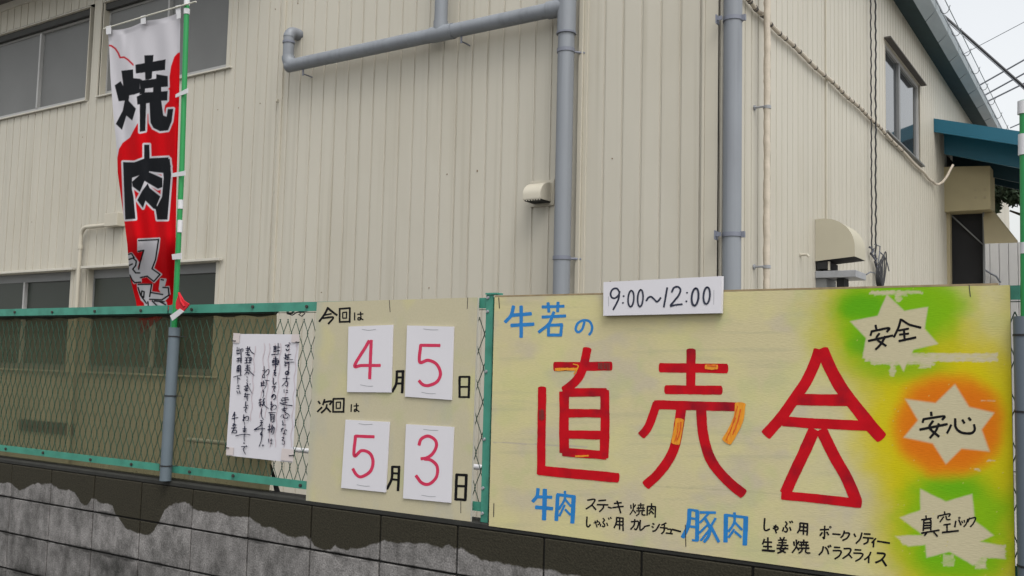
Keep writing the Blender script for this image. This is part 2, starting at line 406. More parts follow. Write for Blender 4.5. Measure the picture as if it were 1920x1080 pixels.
# black grime that follows the bed joints
zf = N(t_, 'ShaderNodeMath', operation='PINGPONG'); zf.inputs[1].default_value = .1; t_.links.new(sp.outputs['Z'], zf.inputs[0])
nj = N(t_, 'ShaderNodeTexNoise'); nj.inputs['Scale'].default_value = 6; nj.inputs['Detail'].default_value = 6; t_.links.new(geo.outputs['Position'], nj.inputs['Vector'])
wj = N(t_, 'ShaderNodeMapRange'); wj.inputs['From Min'].default_value = .38; wj.inputs['From Max'].default_value = .68; wj.inputs['To Min'].default_value = -.002; wj.inputs['To Max'].default_value = .018
t_.links.new(nj.outputs['Fac'], wj.inputs['Value'])
dj = N(t_, 'ShaderNodeMath', operation='SUBTRACT'); t_.links.new(wj.outputs[0], dj.inputs[0]); t_.links.new(zf.outputs[0], dj.inputs[1])
fj = N(t_, 'ShaderNodeMapRange'); fj.inputs['From Min'].default_value = -.004; fj.inputs['From Max'].default_value = .006; fj.inputs['To Max'].default_value = .8
t_.links.new(dj.outputs[0], fj.inputs['Value'])
mxj = N(t_, 'ShaderNodeMix', data_type='RGBA'); t_.links.new(fj.outputs[0], mxj.inputs['Factor']); t_.links.new(mxa.outputs[2], mxj.inputs[6]); mxj.inputs[7].default_value = rgba(A(42, 41, 39))
oi = N(t_, 'ShaderNodeObjectInfo'); ro = N(t_, 'ShaderNodeMapRange'); ro.inputs['To Min'].default_value = .86; ro.inputs['To Max'].default_value = 1.12
t_.links.new(oi.outputs['Random'], ro.inputs['Value'])
sc_ = N(t_, 'ShaderNodeVectorMath', operation='SCALE'); t_.links.new(mxj.outputs[2], sc_.inputs[0]); t_.links.new(ro.outputs[0], sc_.inputs['Scale'])
n4 = N(t_, 'ShaderNodeTexNoise'); n4.inputs['Scale'].default_value = 130; n4.inputs['Detail'].default_value = 5; t_.links.new(geo.outputs['Position'], n4.inputs['Vector'])
g4 = N(t_, 'ShaderNodeMapRange'); g4.inputs['From Min'].default_value = .3; g4.inputs['From Max'].default_value = .7; g4.inputs['To Min'].default_value = .68; g4.inputs['To Max'].default_value = 1.32
t_.links.new(n4.outputs['Fac'], g4.inputs['Value'])
s5 = N(t_, 'ShaderNodeVectorMath', operation='SCALE'); t_.links.new(sc_.outputs['Vector'], s5.inputs[0]); t_.links.new(g4.outputs[0], s5.inputs['Scale'])
wc = N(t_, 'ShaderNodeVectorMath', operation='SCALE'); wc.inputs[0].default_value = A(52, 49, 39); t_.links.new(g4.outputs[0], wc.inputs['Scale'])
mxw = N(t_, 'ShaderNodeMix', data_type='RGBA'); t_.links.new(wet.outputs[0], mxw.inputs['Factor'])
t_.links.new(s5.outputs['Vector'], mxw.inputs[6]); t_.links.new(wc.outputs['Vector'], mxw.inputs[7])
t_.links.new(mxw.outputs[2], b_.inputs['Base Color'])
bp = N(t_, 'ShaderNodeBump'); bp.inputs['Distance'].default_value = .0025; t_.links.new(n4.outputs['Fac'], bp.inputs['Height']); t_.links.new(bp.outputs[0], b_.inputs['Normal'])

# ------------------------------------------------------------------ setting: ground
MB().add([(-400,-400,-.02),(400,-400,-.02),(400,400,-.02),(-400,400,-.02)], [(0,1,2,3)]).build('ground', m_yard, kind='structure', fix=False)
MB().add([(-60,-9,-.012),(60,-9,-.012),(60,-.05,-.012),(-60,-.05,-.012)], [(0,1,2,3)]).build('road', m_asphalt, kind='structure', fix=False)

# ------------------------------------------------------------------ block wall
WY0, WY1 = 0.0, 0.12
bw = thing('block_wall', (2.4, .06, 0), 'grey concrete block wall with a jagged dark damp stain along its top, below the green fence', 'wall')
MB().box(-1.62, 6.42, .012, .108, 0, .988).build('mortar_core', m_mortar, bw)
bb = MB(); bb.box(.0046, .3954, 0, .12, .0042, .1958)
tmp = bb.build('block_mesh_source', m_block, None, bevel=.003)
bmesh_me = tmp.data; bpy.data.objects.remove(tmp)
for row in range(5):
    for i in range(-4, 16):
        jy = random.uniform(-.0015, .0015)
        o = place_copy(bmesh_me, 'block', (i*.4, jy, row*.2), bw)
        if row == 4: o.scale = (1, 1, .191/.2)
MB().box(-1.62, 6.42, .003, .117, .9892, 1.012).build('coping', m_coping, bw, bevel=.004)

# ------------------------------------------------------------------ fence
fence = thing('chain_link_fence', (2.4, .05, 1.01), 'green chain-link fence with flat top and bottom rails standing on the concrete block wall', 'fence')
POSTS = [-.68, 1.300, 3.30, 5.28]
FX0, FX1 = -1.6, 6.4
edges = [FX0] + [x for x in POSTS] + [FX1]
for i in range(len(edges)-1):
    a, b = edges[i]+.006, edges[i+1]-.006
    for z0, z1, nm in ((1.852, 1.894, 'top_rail'), (1.052, 1.088, 'bottom_rail')):
        q = MB(); q.box(a, b, .028, .032, z0, z1); q.box(a, b, .0322, .062, z1-.0045, z1-.0005) if nm == 'top_rail' else q.box(a, b, .0322, .062, z0+.0005, z0+.0045)
        rl = q.build(nm, m_teal, fence)
        n = 5
        for k in range(n):
            x = a + (k+.5)*(b-a)/n + random.uniform(-.05, .05); z = (z0+z1)/2 + random.uniform(-.004, .004)
            MB().tube([(x, .0275, z), (x, .020, z)], .0075, 8).build('bolt', m_bolt, rl)
for x in POSTS:
    q = MB(); q.box(x-.024, x+.024, .064, .069, 1.012, 1.90); q.box(x-.024, x-.019, .0692, .11, 1.012, 1.90); q.build('post', m_teal, fence)
# the post between the boards has a visible front strip and a cap
q = MB(); q.box(3.300, 3.334, .016, .0215, 1.013, 1.905); q.box(3.300, 3.304, .0217, .0275, 1.013, 1.905)
fp = q.build('front_strip', m_teal, fence, bevel=.001)
MB().box(3.300, 3.358, .010, .05, 1.9052, 1.912).build('post_cap', m_teal, fence)
for z in (1.893, 1.838, 1.60, 1.335, 1.145, 1.048):
    MB().tube([(3.310, .0155, z), (3.310, .009, z)], [.007, .005], 8).build('bolt', m_galv, fp)
# woven wires
P_, H_ = .026, .136
q = MB(); nx = int((FX1-FX0)/P_)
for k in range(nx):
    x = FX0 + k*P_; z = 1.07; s = k % 2; pts = []
    i = 0
    while z < 1.875:
        side = ((i+s) % 2)
        pts.append((x + (P_*.53 if side else -P_*.03) + random.uniform(-.0012, .0012), .046+(.0025 if side else -.0025), z)); z += H_/2; i += 1
    # zigzag of half a mesh width to each side
    pts = [(x + (P_/2 if ((j+s) % 2) else -P_/2)*1.02 + random.uniform(-.0012, .0012), 0.046+(.0022 if ((j+s) % 2) else -.0022), p[2]) for j, p in enumerate(pts)]
    q.tube(pts, .0020, 5, cap=False)
q.tube([(FX0, .047, 1.8475), (FX1, .047, 1.8475)], .002, 4)
q.build('woven_wire', m_wire, fence, kind='stuff', fix=False)

# shade net behind the mesh
nm_ = thing('shade_net', (.4, .085, 1.0), 'olive see-through shade net hung behind the left half of the green fence', 'net')
gx, gz = 60, 16
V = []; Fc = []
for j in range(gz+1):
    for i in range(gx+1):
        u = i/gx; v = j/gz
        xr = 2.045 - .018*v + .01*math.sin(v*9); x = -1.6 + u*(xr+1.6); z = .995 + v*(1.872-.995) + (.006*math.sin(u*60) if j == gz else 0)
        V.append((x, .088 + .006*math.sin(u*23+v*3)+.004*math.sin(v*7+u*5), z))
for j in range(gz):
    for i in range(gx):
        a = j*(gx+1)+i; Fc.append((a, a+1, a+gx+2, a+gx+1))
MB().add(V, Fc).build('net_sheet', m_net, nm_, fix=False, smooth=True)
hb = MB()
for i in range(60):
    xa_, xb_ = -1.6+i*3.64/60, -1.6+(i+1)*3.64/60; za_, zb3 = 1.836+.005*math.sin(i*1.7), 1.836+.005*math.sin((i+1)*1.7)
    hb.hexa([(xa_,.070,za_),(xb_,.070,zb3),(xb_,.078,zb3),(xa_,.078,za_),(xa_,.070,1.872),(xb_,.070,1.872),(xb_,.078,1.872),(xa_,.078,1.872)])
hb.build('gathered_hem', mat('net_hem', A(50, 50, 38), rough=.9, var=.3, scale=30), nm_)
MB().tube([(2.03+.006*math.sin(t*3), .09, 1.865-.02*abs(math.sin(t*1.5))) if False else (2.045-.1*t+.0, .09, 1.862-.018*math.sin(t*6)) for t in np.linspace(-1.1, 1, 12)], .005, 6).build('cord', m_black, nm_)
MB().hexa([tuple(onY(515, 926, .10)), tuple(onY(527, 927, .10)), tuple(onY(527, 927, .115)), tuple(onY(515, 926, .115)),
           tuple(onY(505, 870, .10)), tuple(onY(509, 870, .10)), tuple(onY(509, 870, .115)), tuple(onY(505, 870, .115))]).build('hem_strap', m_black, nm_)

tl = [tuple(onY(x, y, .04)) for x, y in [(538, 588), (548, 591), (556, 586), (566, 584), (572, 588), (566, 593), (560, 590), (568, 584), (578, 583)]]
MB().tube(tl, .003, 6).build('tie_wire', m_cable, fence, smooth=True)
# white pipe rail behind the fence
wpz = 1.035
rp = thing('white_pipe_rail', (1.6, 1.5, 0), 'white horizontal pipe rail in the yard, glimpsed through the mesh below the paper notice', 'pipe')
MB().tube([(-.35, 1.5, wpz), (3.6, 1.5, wpz)], .0165, 12).build('rail_pipe', m_white, rp, smooth=True)
for x in (-.3, 3.2): MB().tube([(x, 1.5, 0), (x, 1.5, wpz-.012)], .016, 10).build('leg', m_white, rp, smooth=True)

# ------------------------------------------------------------------ building
YF, XC = 3.0, 3.10
bld = thing('factory_building', (0, 10, 0), 'cream ribbed-metal factory building filling the background behind the fence', 'building')
B_LEFT, TOPL, TOPR = -9.0, 5.82, 6.36
# windows on the front: x0, x1, z0, z1
WINS = [(-6.42, -4.30, 4.47, 5.52, 'u'), (-4.03, -1.92, 4.48, 5.52, 'u'), (-6.42, -4.32, 1.47, 2.555, 'l'), (-4.04, -1.925, 1.47, 2.56, 'l')]
SWIN = (8.07, 10.10, 4.375, 5.42)
def eave_pt(px, py, dx): return onX(px, py, XC+dx)
a1, a2_ = eave_pt(1712, 0, .22), eave_pt(1849, 232, .22)
b1, b2_ = eave_pt(1745, 0, .34), eave_pt(1869, 236, .34)
def lin(p, q_, y):
    t = (y-p[1])/(q_[1]-p[1]); return p+(q_-p)*t
YA, YB = 5.0, 18.6
zs = lambda y: lin(a1, a2_, y)[2]
zb = lambda y: lin(b1, b2_, y)[2]
core = MB(); core.box(B_LEFT, XC-.14, YF+.14, 20, 0, TOPL-.02); core.box(-1.17, XC-.14, YF+.14, 19.5, TOPL-.018, 6.05)
core.build('inner_wall', m_core, bld)
PW = .15
def panel_mesh(h, key):
    prof = [(0, 0), (.131, 0), (.1335, .009), (.1465, .009), (.150, 0)]
    vs_ = [(x, y, 0) for x, y in prof] + [(x, y, h) for x, y in prof]; n = len(prof)
    fs = [(i, i+1, n+i+1, n+i) for i in range(n-1)]
    me = bpy.data.meshes.new('cladding_panel'); me.from_pydata(vs_, [], fs); me.materials.append(m_clad); return me
pcache = {}
def add_panel(x, z0, z1):
    if z1-z0 < .02: return
    k = round(z1-z0, 4)
    if k not in pcache: pcache[k] = panel_mesh(z1-z0, k)
    place_copy(pcache[k], 'cladding_panel', (x, YF, z0), bld)
ph = 2.071 - .14     # one groove at this X
i0 = int(math.floor((-7.6-ph)/PW)); 
x = ph + i0*PW
while x < XC-.10:
    top = TOPL if x < -1.2 else TOPR
    cuts = sorted([(a[2], a[3]) for a in WINS if a[0]-.02 < x+.07 < a[1]+.02])
    z = 0.0
    for c0, c1 in cuts:
        add_panel(x, z, c0-.028); z = c1+.03
    add_panel(x, z, top)
    x += PW
xe = x
MB().box(xe-.001, XC-.001, YF, YF+.012, 0, TOPR).build('corner_filler', m_trim, bld)
# strips of wall between windows that the panel grid leaves open, and vertical trims
def trim(x0, x1, z0, z1, out=.014, nm='cover_trim', m=m_trim): return MB().box(x0, x1, YF-out, YF+.004, z0, z1).build(nm, m, bld, bevel=.002)
trim(-1.185, -1.150, 0, 6.2, .018)
q = MB()
for k in range(60):
    z = 1.7+k*.045+random.uniform(-.012, .012); q.sphere((-1.188+random.uniform(-.004, .004), YF-.008, z), random.uniform(.006, .012), 6)
q.build('caulk_bead', m_trim, bld)
MB().box(-1.21, -1.19, YF-.04, YF-.001, 4.02, 4.05).build('trim_clip', m_trim, bld, bevel=.003)
trim(2.015, 2.05, 0, TOPR, .030); trim(2.0505, 2.082, 0, TOPR, .010)
trim(2.985, 3.005, 0, TOPR, .016); trim(3.005, XC+.012, 0, TOPR, .009, 'corner_trim')
MB().box(XC+.0005, XC+.012, YF-.009, YF+.10, 0, TOPR).build('corner_trim', m_trim, bld)
q = MB()
for k in range(34):
    xs_ = ph + PW*(int((random.uniform(-6.0, 2.8)-ph)/PW)) + .065; zs_ = random.choice((1.35, 2.25, 3.15, 4.05, 4.95)) + random.uniform(-.02, .02)
    if any(a[0]-.1 < xs_ < a[1]+.1 and a[2]-.1 < zs_ < a[3]+.1 for a in WINS): continue
    q.tube([(xs_, YF+.001, zs_), (xs_, YF-.004, zs_)], .005, 6)
q.build('fixing_screws', mat('rusty_screw', A(128, 108, 84), rough=.8), bld, kind='stuff')
# window builder on the front
def front_window(x0, x1, z0, z1, typ):
    fr = MB(); d = YF+.11; y0 = YF-.012
    # reveals
    e = .014
    y0 = YF-.004
    fr.box(x0-e, x0, y0, d, z0-.03, z1+e); fr.box(x1, x1+e, y0, d, z0-.03, z1+e)
    fr.box(x0+.0005, x1-.0005, y0, d, z1, z1+e)
    wn = fr.build('window', m_trim, bld)
    MB().box(x0-.04, x1+.04, YF-.03, YF+.10, z0-.026, z0-.010).build('sill', m_flash, wn, bevel=.002)
    if typ == 'l': MB().box(x0-.06, x1+.06, YF-.06, YF-.0125, z1+.005, z1+.03).build('drip_cap', m_flash, wn, bevel=.002)
    else: MB().box(x0-.02, x1+.02, YF-.018, YF-.0045, z1+.004, z1+.016).build('drip_cap', m_flash, wn, bevel=.002)
    xm = (x0+x1)/2; a = .020
    if typ == 'u': MB().box(x0+.001, x1-.001, YF+.012, YF+.06, z1-.075, z1-.001).build('head_shadow_strip', m_headshade, wn)  # dark strip stands in for the shadow below the head
    f2 = MB(); yf = YF+.062
    f2.box(x0, x1, yf, d-.002, z0-.008, z0+.055); f2.box(x0, x1, yf+.0005, d-.002, z1-.095, z1-.0005)
    f2.box(x0+.0005, x0+a, yf+.001, d-.002, z0+.055, z1-.095); f2.box(x1-a, x1-.0005, yf+.001, d-.002, z0+.055, z1-.095)
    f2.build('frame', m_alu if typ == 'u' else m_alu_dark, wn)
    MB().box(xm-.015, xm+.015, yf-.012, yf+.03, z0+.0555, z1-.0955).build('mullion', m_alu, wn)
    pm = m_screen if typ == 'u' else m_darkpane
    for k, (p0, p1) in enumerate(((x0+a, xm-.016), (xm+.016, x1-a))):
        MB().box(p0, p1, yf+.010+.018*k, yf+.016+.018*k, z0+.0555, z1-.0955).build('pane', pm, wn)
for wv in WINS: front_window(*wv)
# front eave at the top left: flashing strip, gutter, soffit
MB().box(B_LEFT, -1.19, YF-.02, YF+.14, TOPL+.001, TOPL+.085).build('eave_flashing', m_flash, bld)
MB().box(B_LEFT, -1.19, YF-.42, YF+.14, TOPL+.0855, TOPL+.12).build('eave_soffit', m_soffit2, bld)
q = MB(); q.box(B_LEFT, -1.19, YF-.54, YF-.421, TOPL+.09, TOPL+.23); q.build('eave_gutter', m_gutter, bld, bevel=.01)
MB().hexa([(B_LEFT, YF-.5, TOPL+.24), (-1.2, YF-.5, TOPL+.24), (-1.2, 12, 8.2), (B_LEFT, 12, 8.2),
           (B_LEFT, YF-.5, TOPL+.28), (-1.2, YF-.5, TOPL+.28), (-1.2, 12, 8.24), (B_LEFT, 12, 8.24)]).build('low_roof', m_roof, bld)
r0, r1 = zb(YF-.2)+.12, zb(19)+.12
MB().hexa([(-1.3, YF-.2, r0+1.9), (XC+.345, YF-.2, r0), (XC+.345, 19, r1), (-1.3, 19, r1+1.9), (-1.3, YF-.2, r0+1.93), (XC+.345, YF-.2, r0+.025), (XC+.345, 19, r1+.025), (-1.3, 19, r1+1.93)]).build('main_roof', m_roof, bld)
MB().prism([(-1.3, YF+.002, TOPR+.001), (XC-.02, YF+.002, TOPR+.001), (-1.3, YF+.002, r0+1.85)], (0, .05, 0)).build('gable', m_clad, bld)

# side wall
def side_profile_strip(q, y, z0, z1):
    prof = [(0, 0), (.131, 0), (.1335, -.008), (.1475, -.008), (.150, 0)]
    n = len(prof)
    q.add([(XC+b, y+a, z0) for a, b in prof] + [(XC+b, y+a, z1) for a, b in prof], [(i, i+1, n+i+1, n+i) for i in range(n-1)])
SPW = .1425
spc = {}
def side_panel_mesh(h):
    if h not in spc:
        q = [(0, 0), (.124, 0), (.1265, -.013), (.139, -.013), (SPW, 0)]; n = 5
        me = bpy.data.meshes.new('cladding_panel'); me.from_pydata([(b, a, 0) for a, b in q]+[(b, a, h) for a, b in q], [], [(i, i+1, n+i+1, n+i) for i in range(n-1)])
        me.materials.append(m_clad); spc[h] = me
    return spc[h]
y = YF+.10; far = MB()
k = 0
while y < 19.9:
    ts = float(zs(y))+.06; segs = [(0, ts)]
    if SWIN[0]-.02 < y+.07 < SWIN[1]+.02: segs = [(0, SWIN[2]-.03), (SWIN[3]+.02, ts)]
    if 12.05 < y+.07 < 13.2: segs = [(4.9, ts)]
    for z0, z1 in segs:
        if k < 26: place_copy(side_panel_mesh(z1-z0), 'cladding_panel', (XC, y, z0), bld)
        else:
            prof = [(0, 0), (.124, 0), (.1265, -.013), (.139, -.013), (SPW, 0)]; n = 5
            far.add([(XC+b, y+a, z0) for a, b in prof]+[(XC+b, y+a, z1) for a, b in prof], [(i, i+1, n+i+1, n+i) for i in range(n-1)])
    y += SPW; k += 1
far.build('distant_cladding', m_clad, bld, kind='stuff', fix=False)
# vertical joint cover that ends on the hood
ya = onX(1548, 300, XC)[1]
MB().box(XC+.001, XC+.016, ya-.02, ya+.02, 2.98, 6.2).build('joint_cover', m_trim, bld, bevel=.002)
# side window
y0, y1, z0, z1 = SWIN
q = MB(); q.box(XC-.11, XC+.004, y0-.016, y0, z0-.03, z1+.016); q.box(XC-.11, XC+.004, y1, y1+.016, z0-.03, z1+.016); q.box(XC-.11, XC+.004, y0+.0005, y1-.0005, z1, z1+.016)
wn = q.build('window', m_trim, bld)
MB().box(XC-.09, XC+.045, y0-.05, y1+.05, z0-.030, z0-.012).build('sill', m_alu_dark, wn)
MB().box(XC+.0045, XC+.075, y0-.05, y1+.06, z1+.006, z1+.022).build('drip_cap', m_soffit2, wn)
q = MB(); xf = XC-.018
q.box(XC-.10, xf, y0, y1, z0-.009, z0+.05); q.box(XC-.10, xf, y0, y1, z1-.045, z1-.0005); q.box(XC-.10, xf-.001, y0+.0005, y0+.035, z0+.05, z1-.045); q.box(XC-.10, xf-.001, y1-.06, y1-.0005, z0+.05, z1-.045)
q.build('frame', m_alu, wn)
ym = onX(1689, 200, XC)[1]
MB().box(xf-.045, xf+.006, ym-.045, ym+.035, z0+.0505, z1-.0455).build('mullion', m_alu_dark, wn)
MB().box(xf-.03, xf-.024, y0+.036, ym-.046, z0+.0505, z1-.0455).build('pane', m_glass, wn)
MB().box(xf-.03, xf-.024, ym+.036, y1-.061, z0+.0505, z1-.0455).build('pane', m_glass, wn)
# side eave: soffit, underside strip made of boards, hanging clear gutter with brackets
MB().add([(XC-.05, YA, zs(YA)+.05), (XC+.22, YA, zs(YA)), (XC+.22, YB, zs(YB)), (XC-.05, YB, zs(YB)+.05),
          (XC-.05, YA, zs(YA)+.07), (XC+.22, YA, zs(YA)+.01), (XC+.22, YB, zs(YB)+.01), (XC-.05, YB, zs(YB)+.07)],
         [(0,3,2,1),(4,5,6,7),(0,1,5,4),(1,2,6,5),(2,3,7,6),(3,0,4,7)]).build('side_soffit', m_soffit, bld)
y = YA
while y < YB-.1:
    ye = min(y+.86, YB)
    MB().hexa([(XC+.221, y+.018, zs(y)-.002), (XC+.34, y+.018, zb(y)), (XC+.34, ye-.018, zb(ye)), (XC+.221, ye-.018, zs(ye)-.002),
               (XC+.221, y+.018, zs(y)+.012), (XC+.34, y+.018, zb(y)+.11), (XC+.34, ye-.018, zb(ye)+.11), (XC+.221, ye-.018, zs(ye)+.012)]).build('eave_board', m_gutter, bld)
    y = ye
q = MB(); V = []; n = 8
for yy in (YA, YB):
    for k in range(n+1):
        an = math.pi*(1+k/n); V.append((XC+.392+.045*math.cos(an), yy, zb(yy)+.11+.055*math.sin(an)))
q.add(V, [(k, k+1, n+1+k+1, n+1+k) for k in range(n)])
q.build('rain_gutter', m_clear, bld, fix=False, smooth=True)
y = YA+.3
while y < YB:
    pts = [(XC+.392+.049*math.cos(math.pi*(1+k/8)), y, zb(y)+.112+.058*math.sin(math.pi*(1+k/8))) for k in range(9)] + [(XC+.455, y, zb(y)+.15)]
    MB().tube(pts, .0045, 5).build('gutter_bracket', m_cable, bld); y += .86
MB().tube([(XC+.44, YA, zb(YA)+.118), (XC+.44, YB, zb(YB)+.118)], .006, 6).build('gutter_lip', m_gutter, bld)

# ------------------------------------------------------------------ porch at the side door
por = thing('entrance_porch', (3.6, 12, 0), 'blue sloping canopy over a dark doorway on the right side of the building', 'canopy')
c = [onY(1750, 222, 11.07), onY(1917, 247, 11.07)]
sl = (c[1][2]-c[0][2])/(c[1][0]-c[0][0])
xA, xB = XC+.002, 5.6; zA = c[0][2]; zz = lambda x: zA + sl*(x-xA)
th = .19
MB().hexa([(xA,11.07,zz(xA)-th),(xB,11.07,zz(xB)-th),(xB,11.11,zz(xB)-th),(xA,11.11,zz(xA)-th),(xA,11.07,zz(xA)),(xB,11.07,zz(xB)),(xB,11.11,zz(xB)),(xA,11.11,zz(xA))]).build('fascia', m_canopy, por)
MB().hexa([(xA,11.111,zz(xA)-.07),(xB,11.111,zz(xB)-.07),(xB,13.3,zz(xB)-.07),(xA,13.3,zz(xA)-.07),(xA,11.111,zz(xA)-.005),(xB,11.111,zz(xB)-.005),(xB,13.3,zz(xB)-.005),(xA,13.3,zz(xA)-.005)]).build('roof_sheet', m_canopy, por)
MB().hexa([(xA+.06,11.5,zz(xA)-.42),(xB,11.5,zz(xB)-.46),(xB,11.56,zz(xB)-.46),(xA+.06,11.56,zz(xA)-.42),(xA+.06,11.5,zz(xA)-.071),(xB,11.5,zz(xB)-.071),(xB,11.56,zz(xB)-.071),(xA+.06,11.56,zz(xA)-.071)]).build('beam', m_canopy, por)
for yb in (12.2, 12.9):
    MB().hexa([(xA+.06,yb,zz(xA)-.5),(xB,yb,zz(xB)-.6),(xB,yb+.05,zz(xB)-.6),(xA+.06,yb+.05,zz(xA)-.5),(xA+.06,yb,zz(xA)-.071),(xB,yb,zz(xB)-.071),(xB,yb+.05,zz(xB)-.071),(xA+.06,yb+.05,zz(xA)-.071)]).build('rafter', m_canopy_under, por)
P = lambda x, y, Y=12.0: tuple(onY(x, y, Y))
def pxbox(pts, Y, d, name, m, parent):
    return MB().prism([onY(x, y, Y) for x, y in pts], (0, d, 0)).build(name, m, parent)
bx = pxbox([(1767, 313), (1856, 311), (1857, 392), (1768, 397)], 11.85, .5, 'box_panel', m_boxp, por)
for x, y in ((1829.5, 357), (1846.5, 355.5), (1829.5, 370.5), (1846.5, 370)):
    ctr = onY(x, y, 11.849)
    MB().tube([(ctr[0], 11.8495, ctr[2]), (ctr[0], 11.838, ctr[2])], .019, 12).build('bolt_cap', m_column, bx)
pxbox([(1768, 397.5), (1781, 397.2), (1783, 640), (1770, 640)], 12.0, .15, 'column', m_column, por)
pxbox([(1781.5, 397.3), (1845, 394), (1847, 640), (1783.5, 640)], 12.2, .06, 'doorway_dark_fill', m_boot, por)  # black slab stands in for the darkness inside the open doorway
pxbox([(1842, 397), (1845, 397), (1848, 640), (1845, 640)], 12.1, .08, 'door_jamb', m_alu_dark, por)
rail = [onY(1782, 400, 12.15), onY(1842, 456, 12.15), onY(1842, 459, 12.15), onY(1782, 404, 12.15)]
MB().prism(rail, (0, .02, 0)).build('door_track', m_alu_dark, por)
pn = [onY(1843, 394, 12.15), onY(1858, 392, 12.15), onY(1908, 455, 11.9), onY(1846, 457, 11.9)]
MB().prism(pn, (.0, .05, .03)).build('sloped_awning_panel', m_column, por)

# white shed behind the porch
shed = thing('white_shed', (5, 17, 0), 'white ribbed shed wall seen at the far right between the porch and the green pole', 'shed')
pL = onY(1845, 457, 16.0); pT = float(pL[2])
q = MB()
x = float(pL[0])-.35
while x < 7.5:
    q.add([(x, 16.0, 0), (x+.13, 16.0, 0), (x+.14, 16.02, 0), (x+.15, 16.0, 0), (x, 16.0, pT), (x+.13, 16.0, pT), (x+.14, 16.02, pT), (x+.15, 16.0, pT)], [(0,1,5,4), (1,2,6,5), (2,3,7,6)]); x += .15
q.build('cladding_sheet', mat('white_shed_paint', A(204, 204, 204), rough=.6, var=.03), shed, kind='stuff', fix=False)
MB().box(float(pL[0])-.35, 7.5, 16.03, 19, 0, pT).build('inner_wall', m_white, shed)
MB().tube([onY(1845, 505, 15.95), onY(1858, 513, 15.95), onY(1868, 518, 15.95), onY(1876, 530, 15.95)], .018, 6).build('loose_cable', m_cable_g, shed)

# tree beyond the canopy
TY = 14.2
tree = thing('leafy_tree', (5.4, TY, 0), 'dark leafy branches hanging behind the canopy at the right edge of the photo', 'tree')
base = onY(2030, 560, TY)
MB().tube([(base[0], TY, 0), (base[0]+.05, TY+.05, 1.6), (base[0]-.1, TY, 3.0), (base[0]-.45, TY, 4.5)], [.16, .12, .08, .03], 8).build('trunk', m_bark, tree, smooth=True)
for dx, dz in ((-1.0, .7), (.9, 1.0), (-.5, 1.2)):
    MB().tube([(base[0], TY, 3.6), (base[0]+dx*.5, TY+.1, 3.9+dz*.3), (base[0]+dx, TY+.1, 4.0+dz*.5)], [.06, .04, .015], 6).build('limb', m_bark, tree)
q = MB(); c1_ = onY(1862, 385, TY); c2_ = onY(1930, 383, TY); xl_, xr_ = c1_[0], c2_[0]+.9; zlo = c1_[2]
for l in range(5200):
    t = rng.random(); x_ = xl_+(xr_-xl_)*t; ragged = zlo + .10*math.sin(x_*9)+.06*math.sin(x_*23+1)-.02
    z_ = ragged + abs(rng.normal(0, .34)); y_ = TY + rng.normal(0, .28)
    p0 = np.array([x_, y_, z_]); d1 = rng.normal(0, 1, 3); d1 /= np.linalg.norm(d1); d2 = np.cross(d1, rng.normal(0, 1, 3)); d2 /= np.linalg.norm(d2)
    q.add([p0-d1*.055, p0+d2*.028, p0+d1*.055, p0-d2*.028], [(0, 1, 2, 3)])
q.build('crown', m_leaf, tree, kind='stuff', fix=False)

# ------------------------------------------------------------------ drain pipes
def ring(q, c, ax, r, h):
    c = Vector(c); a = Vector(ax).normalized()*h/2
    q.tube([c-a, c+a], r, 20)
PX, PY, PR = 1.957, YF-.115, .062
dp = thing('branched_drainpipe', (PX, PY, 0), 'grey drainpipe down the wall with a long side branch reaching left below the upper windows', 'drainpipe')
MB().tube([(PX, PY, 0), (PX, PY, 7.0)], PR, 24).build('downpipe', m_pvc, dp, smooth=True)
zc = 4.30
pl = onY(533, 128, PY)
MB().tube([(pl[0]+.05, PY, zc), (PX-.07, PY, zc)], .058, 24).build('branch_pipe', m_pvc, dp, smooth=True)
q = MB(); q.tube([(PX, PY, zc-.20), (PX, PY, zc+.15)], PR+.008, 24); q.tube([(PX-.16, PY, zc), (PX-.02, PY, zc)], PR+.005, 24)
q.build('tee_joint', m_pvc, dp, smooth=True)
MB().tube([(PX, PY, zc-.212), (PX, PY, zc-.198)], PR+.012, 24).build('joint_lip', m_pvc2, dp, smooth=True)
# left elbow, short riser, elbow into the wall
xl = float(pl[0])+.045; zr = onY(545, 58, PY)[2]
arc = [(xl+.09-.09*math.cos(t)*1.0-.0, PY, zc+.09-.09*math.sin(t)) for t in np.linspace(math.pi/2, 0, 7)]
MB().tube(arc, .059, 20).build('elbow', m_pvc, dp, smooth=True)
MB().tube([(xl, PY, zc+.06), (xl, PY, zr-.05)], .050, 20).build('riser_pipe', m_pvc, dp, smooth=True)
arc = [(xl, PY+.06-.06*math.cos(t), zr-.06+.06*math.sin(t)) for t in np.linspace(0, math.pi/2, 6)] + [(xl, YF+.02, zr)]
MB().tube(arc, .053, 20).build('elbow', m_pvc, dp, smooth=True)
MB().tube([(xl, PY, zr-.115), (xl, PY, zr-.095)], .057, 20).build('joint_lip', m_pvc2, dp, smooth=True)
ut = onY(826, 60, PY); ux = float(ut[0])
MB().tube([(ux, PY, zc+.04), (ux, PY, 7.0)], .054, 20).build('upper_pipe', m_pvc, dp, smooth=True)
q = MB(); q.tube([(ux-.09, PY, zc), (ux+.13, PY, zc)], .064, 20); q.tube([(ux, PY, zc+.02), (ux, PY, zc+.10)], .060, 20)
q.build('tee_joint', m_pvc, dp, smooth=True)
